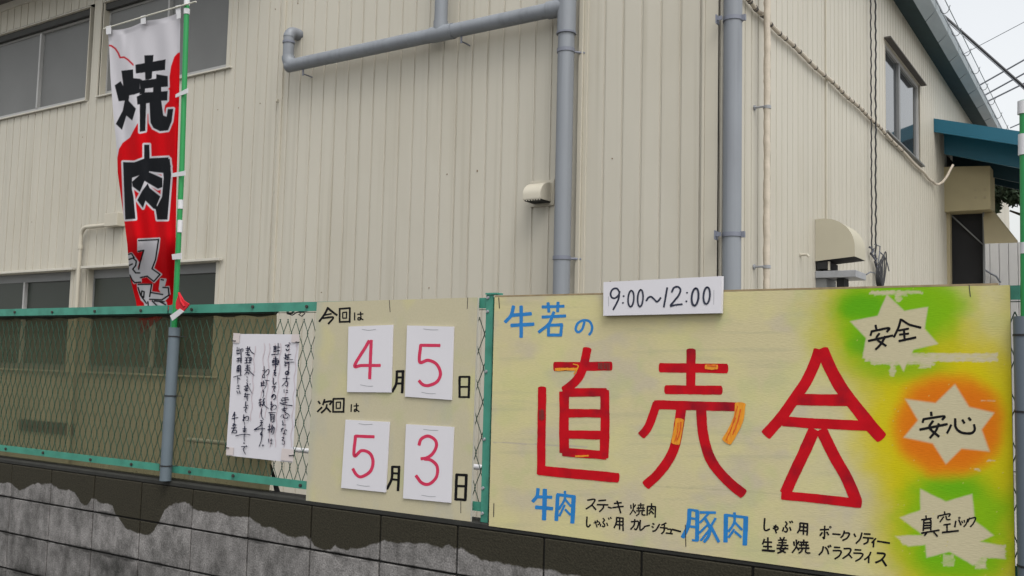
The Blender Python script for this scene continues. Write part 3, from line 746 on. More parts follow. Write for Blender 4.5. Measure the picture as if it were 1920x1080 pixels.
def bracket(parent, c, ax_dir, r, target):
    q = MB(); ring(q, c, (0, 0, 1), r+.006, .028); b = q.build('bracket', m_pvc2, parent, smooth=True)
    q = MB(); c = Vector(c); t = Vector(target)
    q.box(min(c.x, t.x)-.008, max(c.x, t.x)+.008, min(c.y, t.y)-.004, max(c.y, t.y)+.004, c.z-.014, c.z+.014) if abs(t.x-c.x) < .01 or abs(t.y-c.y) < .01 else q.tube([c, t], .009, 6)
    q.build('bracket_arm', m_pvc2, b)
for py in (88, 481):
    z = onY(1070, py, PY-.06)[2]
    bracket(dp, (PX, PY, z), None, PR, (PX+.10, YF-.002, z))
# hangers under the branch
for pxx in (569, 865):
    hp = onY(pxx, 120 if pxx < 700 else 75, PY); q = MB(); q.tube([(hp[0], PY, zc-.06), (hp[0], PY, zc-.115)], .008, 6); q.tube([(hp[0], PY, zc-.10), (hp[0], YF, zc-.10)], .006, 6)
    q.build('hanger', m_pvc2, dp)

Q2 = onX(1374, 300, XC+.14); P2X, P2Y = XC+.105, None
P2Y = float(onX(1373, 300, P2X)[1])
dp2 = thing('corner_drainpipe', (P2X, P2Y, 0), 'straight grey drainpipe running down at the outer corner of the building', 'drainpipe')
MB().tube([(P2X, P2Y, 0), (P2X, P2Y, 7.2)], .062, 24).build('downpipe', m_pvc, dp2, smooth=True)
for py in (41, 443):
    z = onX(1373, py, P2X-.02)[2]
    q = MB(); q.tube([(P2X, P2Y, z-.014), (P2X, P2Y, z+.014)], .068, 24); b = q.build('bracket', m_pvc2, dp2, smooth=True)
    MB().box(XC+.013, P2X-.05, P2Y-.075, P2Y-.066, z-.014, z+.014).build('bracket_arm', m_pvc2, b)
    MB().box(XC+.0125, XC+.02, P2Y-.0855, P2Y-.03, z-.035, z+.025).build('wall_plate', m_pvc2, b); MB().box(P2X+.055, P2X+.09, P2Y-.01, P2Y+.01, z-.02, z+.02).build('bracket_bolt', m_pvc2, b)

# ------------------------------------------------------------------ small vent hood on the front
v0 = onY(981, 372, YF-.16); v1 = onY(1015, 370, YF-.16)
vx0, vx1 = 1.635, 1.790; zb_, zt_ = 2.862, 3.005
vent = thing('vent_hood', (1.71, YF, 2.93), 'small cream curved vent hood beside the branched drainpipe', 'vent')
MB().box(1.602, 1.815, YF-.012, YF-.002, 2.832, 3.030).build('back_plate', m_trim, vent, bevel=.003)
def hoodprof(d, h, n=10):   # profile points (out, up)
    return [(0, h)] + [(d*math.sin(t), h - (h*.72)*(1-math.cos(t))) for t in np.linspace(.15, math.pi/2, n)] + [(d, 0)]
pr = hoodprof(.15, zt_-zb_)
q = MB(); n = len(pr)
q.add([(vx0, YF-.012-a, zb_+b) for a, b in pr]+[(vx1, YF-.012-a, zb_+b) for a, b in pr], [(i, i+1, n+i+1, n+i) for i in range(n-1)] )
q.add([(vx0, YF-.012, zb_)]+[(vx0, YF-.012-a, zb_+b) for a, b in pr], [tuple(range(n+1))]); q.add([(vx1, YF-.012, zb_)]+[(vx1, YF-.012-a, zb_+b) for a, b in pr], [tuple(range(n+1))[::-1]])
hd = q.build('hood', m_trim, vent, smooth=True)
MB().box(vx0+.004, vx1-.004, YF-.155, YF-.013, zb_-.008, zb_-.001).build('dark_louvre', m_boot, vent)
q = MB()
for k in range(7):
    x = vx0+.006+k*(vx1-vx0-.018)/6; q.box(x, x+.008, YF-.162, YF-.1555, zb_-.010, zb_+.006)
q.build('louvre_teeth', m_trim, vent)
# junction box and bent conduit
jb0 = onY(197, 402, YF-.09); jb1 = onY(232, 432, YF-.09)
jb = thing('junction_box', (-3.6, YF, 3.05), 'cream junction box with a bent conduit, half hidden by the tall banner', 'junction box')
MB().box(-3.66, -3.44, YF-.10, YF-.001, 2.99, 3.13).build('box', m_trim, jb, bevel=.004)
xp = float(onY(150, 470, YF-.05)[0]); zp = float(onY(190, 423, YF-.05)[2])
pts = [(-3.66, YF-.05, zp), (xp+.10, YF-.05, zp)] + [(xp+.10-.10*math.sin(t), YF-.05, zp-.10+.10*math.cos(t)) for t in np.linspace(.2, math.pi/2, 6)] + [(xp, YF-.05, .3)]
MB().tube(pts, .022, 12).build('conduit', m_trim, jb, smooth=True)
MB().tube([(xp, YF-.05, 2.78), (xp, YF-.05, 2.83)], .028, 12).build('coupling', m_trim, jb, smooth=True)

# underfloor vent grille seen through the net
gl = thing('wall_grille', (-4.65, YF, .83), 'dark slotted ventilation grille low on the wall, seen through the olive net', 'vent grille')
MB().box(-5.16, -4.13, YF-.01, YF-.001, .775, .895).build('backing', m_boot, gl)
for k in range(12):
    xg = -5.15+k*.0865; MB().box(xg, xg+.028, YF-.03, YF-.0105, .78, .89).build('slat', m_soffit2, gl)
# wide grey step below it
# ------------------------------------------------------------------ big side hood and tray
Yh0, Yh1 = 5.29, 5.665; hw = .335; hz0, hz1 = 2.60, 2.968
hood = thing('exhaust_hood', (XC+.15, 5.45, 2.7), 'large cream quarter-round exhaust hood on the side wall above the big sign', 'exhaust hood')
prf = [(0, hz1-hz0)] + [(hw*.10+hw*.90*math.sin(t), (hz1-hz0)*.22+(hz1-hz0)*.78*math.cos(t)) for t in np.linspace(.02, math.pi/2, 14)] + [(hw, 0)]
n = len(prf); q = MB()
zof = lambda a: .028*a/hw
q.add([(XC+.002+a, Yh0, hz0+b+zof(a)) for a, b in prf]+[(XC+.002+a, Yh1, hz0+b+zof(a)) for a, b in prf], [(i, i+1, n+i+1, n+i) for i in range(n-1)])
for yy, rv in ((Yh0, 1), (Yh1, -1)):
    q.add([(XC+.002, yy, hz0)]+[(XC+.002+a, yy, hz0+b+zof(a)) for a, b in prf], [tuple(range(n+1))[::rv]])
q.build('hood_shell', mat('hood_cream_paint', A(182, 176, 156), rough=.5, var=.02), hood, smooth=True)
MB().hexa([(XC+.012, Yh0+.008, hz0-.001), (XC+hw-.005, Yh0+.008, hz0+.026), (XC+hw-.005, Yh1-.008, hz0+.026), (XC+.012, Yh1-.008, hz0-.001),
           (XC+.012, Yh0+.008, hz0+.004), (XC+hw-.005, Yh0+.008, hz0+.031), (XC+hw-.005, Yh1-.008, hz0+.031), (XC+.012, Yh1-.008, hz0+.004)]).build('dark_mouth', m_boot, hood)
MB().box(XC+.013, XC+.10, Yh0+.01, Yh1-.01, 2.53, hz0-.002).build('dark_duct', m_boot, hood)
MB().box(XC+.105, XC+.12, Yh0+.02, Yh0+.04, 2.52, hz0-.004).build('stay', m_trim, hood)
tray = thing('metal_tray', (XC+.17, 5.45, 2.48), 'shallow galvanised drip tray on brackets just under the quarter-round hood', 'tray')
MB().box(XC+.002, XC+.345, Yh0, Yh1-.02, 2.452, 2.512).build('tray_pan', m_galv, tray, bevel=.003)
MB().box(XC+.002, XC+.09, Yh0+.02, Yh1-.04, 2.30, 2.450).build('support_box', m_alu_dark, tray)
MB().box(XC+.17, XC+.235, Yh0+.05, Yh0+.20, 1.9, 2.450).build('support_leg', m_boot, tray)
sp_ = thing('pipe_stub', (XC, 4.9, 2.7), 'tiny bent cream pipe stub on the side wall left of the quarter-round hood', 'pipe')
pa = onX(1500, 478, XC); pb = onX(1511, 479, XC)
MB().tube([(XC-.01, pa[1], pa[2]), (XC+.06, pa[1], pa[2]), (XC+.075, pa[1], pa[2]-.02)], .011, 8).build('stub', m_trim, sp_, smooth=True)
MB().tube([(XC+.001, pa[1], pa[2]), (XC+.008, pa[1], pa[2])], .02, 10).build('flange', m_trim, sp_)

# ------------------------------------------------------------------ wrapped vertical pipe and brackets
lx = XC+.09; ly = float(onX(1438, 300, lx)[1])
lag = thing('wrapped_pipe', (lx, ly, 0), 'vertical cloth-wrapped beige pipe clamped to the side wall near the corner drainpipe', 'pipe')
pts = []; rr = []
z = 0.0
while z < 7.2:
    pts.append((lx+random.uniform(-.002, .002), ly+random.uniform(-.002, .002), z)); rr.append(.024+random.uniform(-.0025, .003)); z += .035
MB().tube(pts, rr, 12).build('lagging', m_lagging, lag, smooth=True)
for py in (200, 500):
    z = onX(1425, py, XC+.05)[2]
    q = MB(); q.tube([(XC+.0, ly-.03, z), (lx-.01, ly-.03, z)], .008, 6); q.tube([(XC+.001, ly-.03, z), (XC+.012, ly-.03, z)], .02, 8); q.tube([(lx, ly, z-.012), (lx, ly, z+.012)], .029, 12)
    q.build('clamp', m_galv, lag)

# horizontal conduit with ties across the side wall, ending in a hanging loop
cb = thing('tied_cable_run', (XC, 7, 4.3), 'beige cable run tied along the side wall that dips and loops into the porch', 'cable')
ctrl = [(1396, -8), (1420, 18), (1447, 47), (1500, 98), (1560, 154), (1600, 191), (1631, 220), (1660, 250), (1700, 292), (1730, 322), (1745, 338), (1755, 345)]
pts = [onX(x, y, XC+.03) for x, y in ctrl]
fine = []
for i in range(len(pts)-1):
    for t in np.linspace(0, 1, 8, endpoint=False): fine.append(pts[i]*(1-t)+pts[i+1]*t + np.array([0, 0, .006*math.sin((i+t)*5)]))
endp = pts[-1]
loop = [onY(x, y, endp[1]+.02*k) for k, (x, y) in enumerate([(1760, 346), (1768, 341), (1776, 330), (1783, 316), (1787, 309)])]
MB().tube([tuple(p) for p in fine] + [tuple(p) for p in loop], .017, 8).build('cable', m_lagging, cb, smooth=True)
acc = 0
for i in range(0, len(fine)-1, 2):
    p = fine[i] + np.array([0, random.uniform(-.03, .03), 0]); MB().tube([(p[0], p[1]-.012, p[2]), (p[0], p[1]+.012, p[2])], .0195, 8).build('tie', m_soffit2, cb) if i < 64 else None

# twisted black cables down the side wall
def twisted(name_obj, pxs, top, bot, r, off, amp=.012):
    q = MB()
    n = 70; p0 = onX(pxs[0], top, XC+off); p1 = onX(pxs[1], bot, XC+off)
    for s in (0,):
        pts = []
        for i in range(n+1):
            t = i/n; c_ = p0*(1-t)+p1*t
            pts.append((c_[0]+.004*math.cos(i*1.9+s), c_[1]+amp*.55*math.sin(i*.83+2*math.sin(i*.21)+r*900)+amp*.5*math.sin(i*.31+r*300)+random.uniform(-.003, .003), c_[2]))
        q.tube(pts, r, 5)
    return q
tw = thing('service_cables', (XC+.05, 7.5, 2.5), 'pair of twisted black service cables hanging down the side wall into a coil', 'cable')
twisted('a', (1632.5, 1634.5), -12, 470, 0.0075, .04, .010).build('cable', m_cable, tw)
twisted('b', (1641.5, 1642.0), -12, 490, 0.0095, .05, .012).build('cable', m_cable, tw)
q = MB(); ctr = onX(1647, 515, XC+.05)
for k in range(5):
    r = .075+.02*k; cz = ctr[2]+.02*k-.02
    q.tube([(XC+.04+.012*k, ctr[1]+(r*.8)*math.cos(a)+.02*k, cz+r*1.3*math.sin(a+.2*k)) for a in np.linspace(0, 2*math.pi, 22)], .0065, 6)
q.build('coil', m_cable, tw)
q = MB()
for k in range(6):
    c_ = onX(1632+k*3.0, 464+k*9.0, XC+.04); d_ = np.array([random.uniform(-.01, .02), random.uniform(-.05, .05), random.uniform(-.06, .06)]); q.tube([tuple(c_-d_), tuple(c_+d_)], random.uniform(.009, .016), 6); d_ = np.array([.01, random.uniform(-.06, .06), random.uniform(-.05, .05)]); q.tube([tuple(c_+d_*.4), tuple(c_+d_)], .007, 5)
q.build('splice_clips', mat('dark_grey_clip', A(70, 72, 82), rough=.6), tw)
for cs in ([(1640, 458), (1650, 462), (1649, 476), (1647, 492), (1652, 500), (1655, 530)], [(1649, 472), (1658, 480), (1664, 495), (1667, 508)], [(1624, 515), (1632, 510), (1640, 512)]):
    MB().tube([tuple(onX(x, y, XC+.045)) for x, y in cs], .007, 6).build('loose_wire', m_cable_g, tw)

# ------------------------------------------------------------------ overhead lines
def overhead(px, Y, r, m, label, group=None, sag=0):
    q = MB(); a = onY(*px[0], Y); b = onY(*px[1], Y)
    d = b-a; a2 = a-d*px[2]; b2 = b+d*px[3]
    pts = [tuple(a2*(1-t)+b2*t - np.array([0, 0, sag*4*t*(1-t)])) for t in np.linspace(0, 1, 24)]
    o = q.tube(pts, r, 6).build('overhead_cable', m, smooth=True); tag(o, label, 'cable', group)
overhead(((1787, 45), (1918, 161), .35, 1.2), 22, .034, m_cable, 'thick black overhead cable running down right from the eave across the sky')
overhead(((1800, 62), (1918, 166), .2, 1.2), 21, .010, m_cable_g, 'thin grey line just beneath the thick black overhead cable')
overhead(((1838, 159), (1919, 113), .05, 3.0), 26, .022, m_cable_g, 'upper wire of the three parallel wires low in the sky by the eave')
overhead(((1849, 177), (1919, 138.5), .05, 3.0), 26, .022, m_cable_g, 'middle wire of the three parallel wires low in the sky by the eave')
overhead(((1853, 189.5), (1919, 157), .05, 3.0), 26, .022, m_cable_g, 'lower wire of the three parallel wires low in the sky by the eave')
overhead(((1809, 100), (1919, 42), .03, 3.0), 26, .009, m_cable_g, 'faint single wire highest in the patch of sky')
overhead(((1896, 239), (1919, 229), .1, 6.0), 26, .016, m_cable_g, 'short bit of wire just above the blue canopy')

# ------------------------------------------------------------------ stroke lettering
class Ink:
    """brush strokes as thin ribbons lying on a plane Y = const, each a hair above the last"""
    wk = 1.18
    def __init__(s, Y, step=.0001): s.q = MB(); s.Y = Y; s.o = .0004; s.step = step
    def xf(s, pts, z):
        k = {'A': (900, 500, .3148), 'B': (900, 780, .2778), 'C': (1400, 500, .3148), 'D': (1400, 780, .2778), 'E': (400, 540, .4259), 'P': (0, 0, 1), 'J': (436, 640, .1344), 'K': (430, 745, .1343)}[z]
        return np.array([(k[0]+x*k[2], k[1]+y*k[2]) for x, y in pts]), k[2]
    def stroke(s, pts, w, z='P', jit=.09, cap=.5, closed=False, curve=True, taper=0.0):
        P, sc = s.xf(pts, z); w = w*sc
        if curve and len(P) > 2:     # Catmull-Rom through the points
            Q = []; PP = np.vstack([2*P[0]-P[1], P, 2*P[-1]-P[-2]])
            for i in range(1, len(PP)-2):
                for t in np.linspace(0, 1, 8, endpoint=False):
                    a, b, c, d = PP[i-1], PP[i], PP[i+1], PP[i+2]
                    Q.append(.5*((2*b)+(c-a)*t+(2*a-5*b+4*c-d)*t*t+(3*b-a-3*c+d)*t**3))
            Q.append(P[-1]); P = np.array(Q)
        L = np.r_[0, np.cumsum(np.hypot(*np.diff(P, axis=0).T))]
        n = max(4, int(L[-1]/max(1.2, w*.16))); tt = np.linspace(0, L[-1], n+1)
        X = np.interp(tt, L, P[:, 0]); Y = np.interp(tt, L, P[:, 1])
        dx = np.gradient(X); dy = np.gradient(Y); l = np.hypot(dx, dy)+1e-9; nx_, ny_ = -dy/l, dx/l
        ph = random.uniform(0, 50)
        h1 = w/2*(1+jit*(fbm(tt/w*.9+ph, tt*0+1.3)-.5)*2.4); h2 = w/2*(1+jit*(fbm(tt/w*.9+ph, tt*0+9.3)-.5)*2.4)
        if taper: tp = 1-taper*(tt/L[-1])**2; h1 = h1*tp; h2 = h2*tp
        # end caps: extra rows narrowing
        def capx(i, sgn):
            tx, ty = dx[i]/l[i]*sgn, dy[i]/l[i]*sgn; rows = []
            for a in (.35, .7, .95):
                e_ = cap*w*.5*a; ww = math.sqrt(max(0, 1-a**2.6)); rows.append((X[i]+tx*e_, Y[i]+ty*e_, h1[i]*ww, h2[i]*ww, nx_[i], ny_[i]))
            return rows
        rows = capx(0, -1)[::-1] + [(X[i], Y[i], h1[i], h2[i], nx_[i], ny_[i]) for i in range(len(X))] + capx(-1, 1)
        V = []; s.o += s.step
        for (x, y, a, b, ux_, uy_) in rows:
            V.append(onY(x+ux_*a, y+uy_*a, s.Y-s.o)); V.append(onY(x-ux_*b, y-uy_*b, s.Y-s.o))
        s.q.add(V, [(2*i, 2*i+1, 2*i+3, 2*i+2) for i in range(len(rows)-1)]); return s
    def many(s, lst, w, z, **k):
        for p in lst:
            if isinstance(p, tuple) and isinstance(p[1], (int, float)) and isinstance(p[0], list): s.stroke(p[0], p[1]*(1.45 if p[1] < 9 and z in 'BD' else s.wk), z, **k)
            else: s.stroke(p, w, z, **k)
        return s
    def ell(s, c, rx, ry, w, z, rot=0, **k):
        pts = [(c[0]+rx*math.cos(a)*math.cos(rot)-ry*math.sin(a)*math.sin(rot), c[1]+rx*math.cos(a)*math.sin(rot)+ry*math.sin(a)*math.cos(rot)) for a in np.linspace(-1.7, -1.7+2*math.pi, 15)]
        return s.stroke(pts, w, z, **k)
    def build(s, name, m, parent): return s.q.build(name, m, parent, fix=False)

# ------------------------------------------------------------------ big sign board
BY = 0.0
def quad_board(name, pts, Y, th, m, parent):
    return MB().prism([onY(x, y, Y) for x, y in pts], (0, th, 0)).build(name, m, parent)
BX0, BX1, BZ0, BZ1 = 3.352, 5.166, 1.006, 1.893
sign = thing('sale_sign_board', (4.26, 0, 1.45), 'large hand-painted plywood sale sign with big red characters and three sprayed stars', 'sign board')
# painted face: fine grid with the sprayed colours
def spray(px, py):
    star1 = [(1400+x*.3148, 500+y*.3148) for x, y in [(835,165),(940,262),(1080,240),(1060,370),(1140,460),(995,495),(960,560),(935,625),(900,560),(850,545),(690,545),(710,425),(615,325),(780,292)]]
    star2 = [(1400+x*.3148, 500+y*.3148) for x, y in [(1240,700),(1325,835),(1475,870),(1400,970),(1447,1101),(1280,1084),(1187,1176),(1108,1053),(935,1017),(1020,915),(945,788),(1125,812)]]
    star3 = [(1400+x*.2778, 780+y*.2778) for x, y in [(1170,490),(1345,578),(1522,525),(1540,705),(1665,805),(1575,848),(1700,870),(1750,965),(1590,950),(1530,1010),(1370,915),(1215,955),(1205,870),(1090,880),(1000,810),(1190,805),(1035,685),(1172,635)]]
    wob = (fbm(px/14, py/14)-.5)*8
    d1 = sdist(px, py, star1)+wob*.15; d2 = sdist(px, py, star2); d3 = sdist(px, py, star3)+wob*.2
    base = np.array(A(218, 208, 176)); n1 = fbm(px/70+3, py/55); n2 = fbm(px/50+9, py/60+4); n3 = fbm(px/120+1, py/8+4)
    col = np.ones(px.shape+(3,))*base
    def mix(c, a): 
        nonlocal col
        a = np.clip(a, 0, 1)[..., None]; col = col*(1-a)+np.array(c)*a
    mix(A(206, 196, 186), sstep(.5, .72, n1)*.65); mix(A(200, 206, 158), sstep(.55, .78, n2)*.45)
    mix(A(226, 220, 168), sstep(.45, .7, fbm(px/90+33, py/70+7))*.5)
    mix(A(188, 186, 164), sstep(.55, .8, n3)*.30)
    mix(A(176, 168, 176), (dseg(px, py, [(925, 829), (1100, 838)], False) < 1.3)*.5); mix(A(176, 172, 150), (dseg(px, py, [(1200, 910), (1410, 922), (1560, 935)], False) < 1.0)*.4)
    o = (fbm(px/40+5, py/40)-.5)
    # sprayed halos: discs of paint blown over cut-out star masks
    def disc(cx, cy, rx, ry, soft, nz=.0):
        e_ = np.hypot((px-cx)/rx, (py-cy)/ry) + (fbm(px/38+cx, py/38+cy)-.5)*nz
        return 1-sstep(1-soft, 1+soft, e_)
    mix(A(204, 196, 78), disc(1700, 620, 165, 125, .45, .5)*.75); mix(A(206, 192, 66), disc(1800, 870, 190, 330, .30, .3)*np.clip((px-1590)/90, 0, 1)*.85*sstep(600, 690, py))
    mix(A(222, 206, 0), disc(1776, 800, 172, 165, .30, .25)*.92); mix(A(204, 200, 14), disc(1800, 985, 150, 140, .30, .3)*.8)
    mix(A(196, 196, 16), disc(1668, 612, 128, 112, .40, .5)*.85)
    mix(A(124, 192, 10), disc(1660, 600, 92, 88, .38, .6)*.95); mix(A(132, 194, 8), disc(1735, 575, 72, 62, .42, .5)*.9)
    mix(A(96, 180, 20), disc(1612, 574, 48, 22, .6, .8)*.8); mix(A(106, 176, 36), disc(1628, 645, 30, 26, .6, .8)*.8); mix(A(120, 184, 34), disc(1700, 690, 70, 26, .6, .6)*.55)
    mix(A(126, 192, 6), disc(1790, 975, 105, 85, .34, .5)*.85); mix(A(100, 184, 14), disc(1795, 915, 52, 22, .7, .6)*.7); mix(A(108, 188, 12), disc(1800, 1052, 95, 36, .5, .6)*.8)
    mix(A(236, 150, 0), disc(1779, 797, 104, 95, .20, .10)); mix(A(232, 116, 0), disc(1779, 797, 92, 84, .30, .25)*.75)
    mix(A(206, 198, 90), np.clip((px-1848)/45, 0, 1)*sstep(690, 600, py)*.5)
    # masked star interiors stay board coloured
    inner = np.array(A(212, 203, 180))
    for d, sft in ((d1, 1.5), (d2, 2.5), (d3, 2.0)):
        mix(inner, 1-sstep(-sft, sft, d))
    # torn masking-tape ghosts
    def ghost(x0, x1, y0, y1, s, a=.85):
        e_ = (fbm(px/5+s, py/5)-.5)*10; m_ = sstep(-1, 1, np.minimum.reduce([px-x0+e_, x1-px+e_, py-y0+e_*.5, y1-py+e_*.5])); mix(inner, m_*a*(.55+.9*fbm(px/7+s, py/4)))
    ghost(1632, 1728, 545, 551, 3); ghost(1640, 1700, 549, 554, 8, .6); ghost(1680, 1690, 550, 566, 11, .7)
    ghost(1620, 1870, 662, 678, 5, .9); ghost(1632, 1750, 668, 684, 31, .8); ghost(1668, 1678, 680, 706, 41, .8); ghost(1725, 1745, 676, 690, 12, .8)
    ghost(1690, 1735, 1004, 1022, 6, .8); ghost(1830, 1885, 1022, 1046, 61, .9); ghost(1828, 1850, 1046, 1066, 19, .8); ghost(1768, 1788, 1040, 1062, 77, .6)
    ghost(1838, 1866, 750, 752, 70, .8); ghost(1852, 1866, 862, 864, 71, .8); ghost(1826, 1836, 878, 882, 72, .8)
    sp2 = (rng.random(px.shape) > .9985) & (px > 1600); mix(A(214, 200, 120), sp2*.8)
    return np.clip(col*np.array([.83, .82, .70]), .005, .86)
nxg, nzg = 620, 300
gx_, gz_ = np.meshgrid(np.linspace(BX0, BX1, nxg+1), np.linspace(BZ0, BZ1, nzg+1))
PP = np.stack([gx_, np.full_like(gx_, BY), gz_], -1); ppx, ppy = project(PP)
colr = spray(ppx, ppy)
def grid_mesh(name, P, C, m, parent, off=None):
    h, w_ = P.shape[:2]; me = bpy.data.meshes.new(name)
    off = np.array(LOC[parent.name if parent.parent is None else parent.parent.name])
    vs_ = (P-off).reshape(-1, 3)
    idx = np.arange(h*w_).reshape(h, w_)
    fs = np.stack([idx[:-1, :-1], idx[:-1, 1:], idx[1:, 1:], idx[1:, :-1]], -1).reshape(-1, 4)
    me.vertices.add(len(vs_)); me.vertices.foreach_set('co', vs_.astype(np.float32).ravel())
    me.loops.add(fs.size); me.loops.foreach_set('vertex_index', fs.astype(np.int32).ravel())
    me.polygons.add(len(fs)); me.polygons.foreach_set('loop_start', np.arange(0, fs.size, 4, dtype=np.int32))
    try: me.polygons.foreach_set('loop_total', np.full(len(fs), 4, np.int32))
    except Exception: pass
    me.update(calc_edges=True)
    at = me.attributes.new('paint', 'FLOAT_COLOR', 'POINT')
    at.data.foreach_set('color', np.concatenate([C.reshape(-1, 3), np.ones((len(vs_), 1))], 1).astype(np.float32).ravel())
    me.materials.append(m); me.validate()
    o = bpy.data.objects.new(name, me); COL.objects.link(o); o.parent = parent; return o
m_board = attr_mat('sprayed_board_paint', spec=.1, rough=.7, grain=.05, gscale=220, stretch=(.25, 1, 1.6), bump=.0006)
face = grid_mesh('painted_face', PP, colr, m_board, sign)
m_ply = mat('raw_plywood_edge', A(150, 132, 100), rough=.8, var=.2, scale=30)
MB().box(BX0, BX1, .0008, .0120, BZ0, BZ1).build('plywood', m_ply, sign)
MB().box(BX0+.0, BX1-.03, .0002, .014, BZ1+.0005, BZ1+.0065).build('top_batten', m_ply, sign)
RED = []
# 直
ink = Ink(BY)
ink.many([[(445,595),(780,593)]], 54, 'A', cap=.35)
ink.stroke([(638,492),(625,560),(600,640),(562,690),(505,735)], 52, 'A', cap=.5)
ink.stroke([(501,745),(500,1000),(501,1108)], 58, 'A', cap=.1)
ink.stroke([(500,750),(748,748)], 50, 'A', cap=.4)
ink.stroke([(743,740),(744,960),(738,1135)], 54, 'A', cap=.3)
ink.many([[(515,872),(730,874)], [(515,1000),(730,1004)]], 50, 'A', cap=.1)
ink.stroke([(580,122),(830,125)], 52, 'B', cap=.1); ink.stroke([(560,242),(850,266)], 58, 'B', cap=.2)
ink.stroke([(370,725),(365,1080),(364,1230)], 50, 'A', cap=.5)
ink.stroke([(398,366),(930,418)], 66, 'B', cap=.35, curve=False)
ink.build('painted_character', m_redpaint, sign)
o2 = Ink(BY); o2.o = .0018
o2.stroke([(450,612),(575,609)], 16, 'A', jit=.5); o2.stroke([(555,580),(585,592),(560,640)], 7, 'A', jit=.6); o2.stroke([(645,273),(730,268)], 12, 'B', jit=.6)
o2.build('touched_up_patch', m_orange, sign)
o2 = Ink(BY); o2.o = .0018; [o2.stroke([(x_, 572+random.uniform(-3, 3)), (x_+random.uniform(-3, 3), 612+random.uniform(-6, 4))], random.uniform(4, 8), 'A', jit=.5) for x_ in range(706, 776, 9)]; [o2.stroke([(x_, 850+random.uniform(-8, 8)), (x_+2, 912+random.uniform(-8, 8))], random.uniform(3, 6), 'A', jit=.5) for x_ in range(352, 386, 7)]; o2.q.build('faded_patch', m_orange_fade, sign, fix=False, kind='stuff')
# 売
ink = Ink(BY)
ink.stroke([(1257,500),(1255,735)], 55, 'A', cap=.5); ink.stroke([(1075,602),(1468,606)], 56, 'A', cap=.4)
ink.stroke([(1110,732),(1432,736)], 54, 'A', cap=.5); ink.stroke([(1040,822),(1520,835)], 54, 'A', cap=.25)
ink.stroke([(1053,815),(1030,885),(1000,960),(962,1005)], 50, 'A', cap=.3)
ink.stroke([(1197,855),(1187,925),(1165,1050),(1130,1140),(1060,1235),(990,1300)], 58, 'A', cap=.4)
ink.stroke([(1318,855),(1325,960),(1338,1040),(1365,1130),(1415,1212),(1490,1290),(1565,1352)], 60, 'A', cap=.45)
ink.build('painted_character', m_redpaint, sign)
o2 = Ink(BY); o2.o = .0018
o2.stroke([(1550,818),(1542,900),(1505,985),(1470,1040)], 62, 'A', jit=.12, cap=.35); o2.build('touched_up_patch', m_orange, sign); o2 = Ink(BY); o2.o = .0018; o2.stroke([(1189,912),(1178,985),(1163,1050)], 52, 'A', jit=.16, cap=.35)
o2.build('touched_up_patch', m_orange, sign); o3 = Ink(BY); o3.o = .0019; o3.stroke([(1345,597),(1412,600)], 30, 'A', jit=.4, cap=.4).build('touched_up_patch', m_orange, sign); o3 = Ink(BY); o3.o = .0023
for xa_, ya_, xb_, yb_ in ((1535,830,1490,985), (1552,850,1505,1000), (1522,900,1465,1035), (1180,930,1160,1040), (1196,925,1176,1030), (1355,590,1405,592)): o3.stroke([(xa_,ya_),((xa_+xb_)/2+random.uniform(0,6),(ya_+yb_)/2),(xb_,yb_)], random.uniform(4,8), 'A', jit=.6)
o3.q.build('red_streaks', mat('orange_red_streak', A(214, 84, 20), rough=.5, var=.2, scale=60), sign, fix=False, kind='stuff')
# 会
ink = Ink(BY)
ink.stroke([(432,500),(395,600),(345,700),(282,790),(205,900),(115,1002)], 66, 'C', cap=.25)
ink.stroke([(452,500),(495,600),(555,710),(620,800),(700,900),(752,962),(800,1015)], 74, 'C', cap=.45)
ink.stroke([(288,791),(620,796)], 68, 'C', cap=.1); ink.stroke([(215,922),(440,935),(715,948)], 60, 'C', cap=.1)
ink.stroke([(455,95),(385,250),(315,400),(262,520)], 78, 'D', cap=.2); ink.stroke([(505,95),(580,250),(675,420),(742,575)], 78, 'D', cap=.2)
ink.stroke([(240,535),(500,560),(770,592)], 60, 'D', cap=.25)
ink.build('painted_character', m_redpaint, sign)
# blue characters
B1 = [[(200,235),(185,290),(150,330)], [(185,290),(305,280)], [(185,350),(320,342)], [(245,235),(245,420)]]
B2 = [[(370,240),(500,235)], [(405,215),(410,270)], [(465,212),(462,268)], [(370,300),(510,293)], [(440,270),(410,340),(350,390)], [(400,350),(490,345)], [(408,350),(408,410)], [(487,345),(480,412)], [(402,407),(482,407)]]
B3 = [[(622,330),(608,372),(585,390),(570,372),(582,338),(615,320),(650,325),(667,355),(664,385),(650,406)]]
Ink(BY).many(B1, 21, 'A', cap=.4).build('painted_character', m_blue, sign)
Ink(BY).many(B2, 18, 'A', cap=.4).build('painted_character', m_blue, sign)
Ink(BY).many(B3, 15, 'A', cap=.4).build('painted_character', m_blue, sign)
Ink(BY).many([([(392,490),(385,540),(355,578)],20), ([(385,545),(485,548)],18), ([(375,615),(490,625)],21), ([(438,495),(432,700)],25)], 20, 'B', cap=.3).build('painted_character', m_blue, sign)
Ink(BY).many([([(525,530),(515,705)],22), ([(520,530),(640,545)],18), ([(633,540),(623,722)],25), ([(573,507),(572,560),(532,630)],14), ([(572,560),(615,610)],13), ([(572,600),(535,675)],13), ([(575,630),(610,668)],13)], 20, 'B', cap=.3).build('painted_character', m_blue, sign)
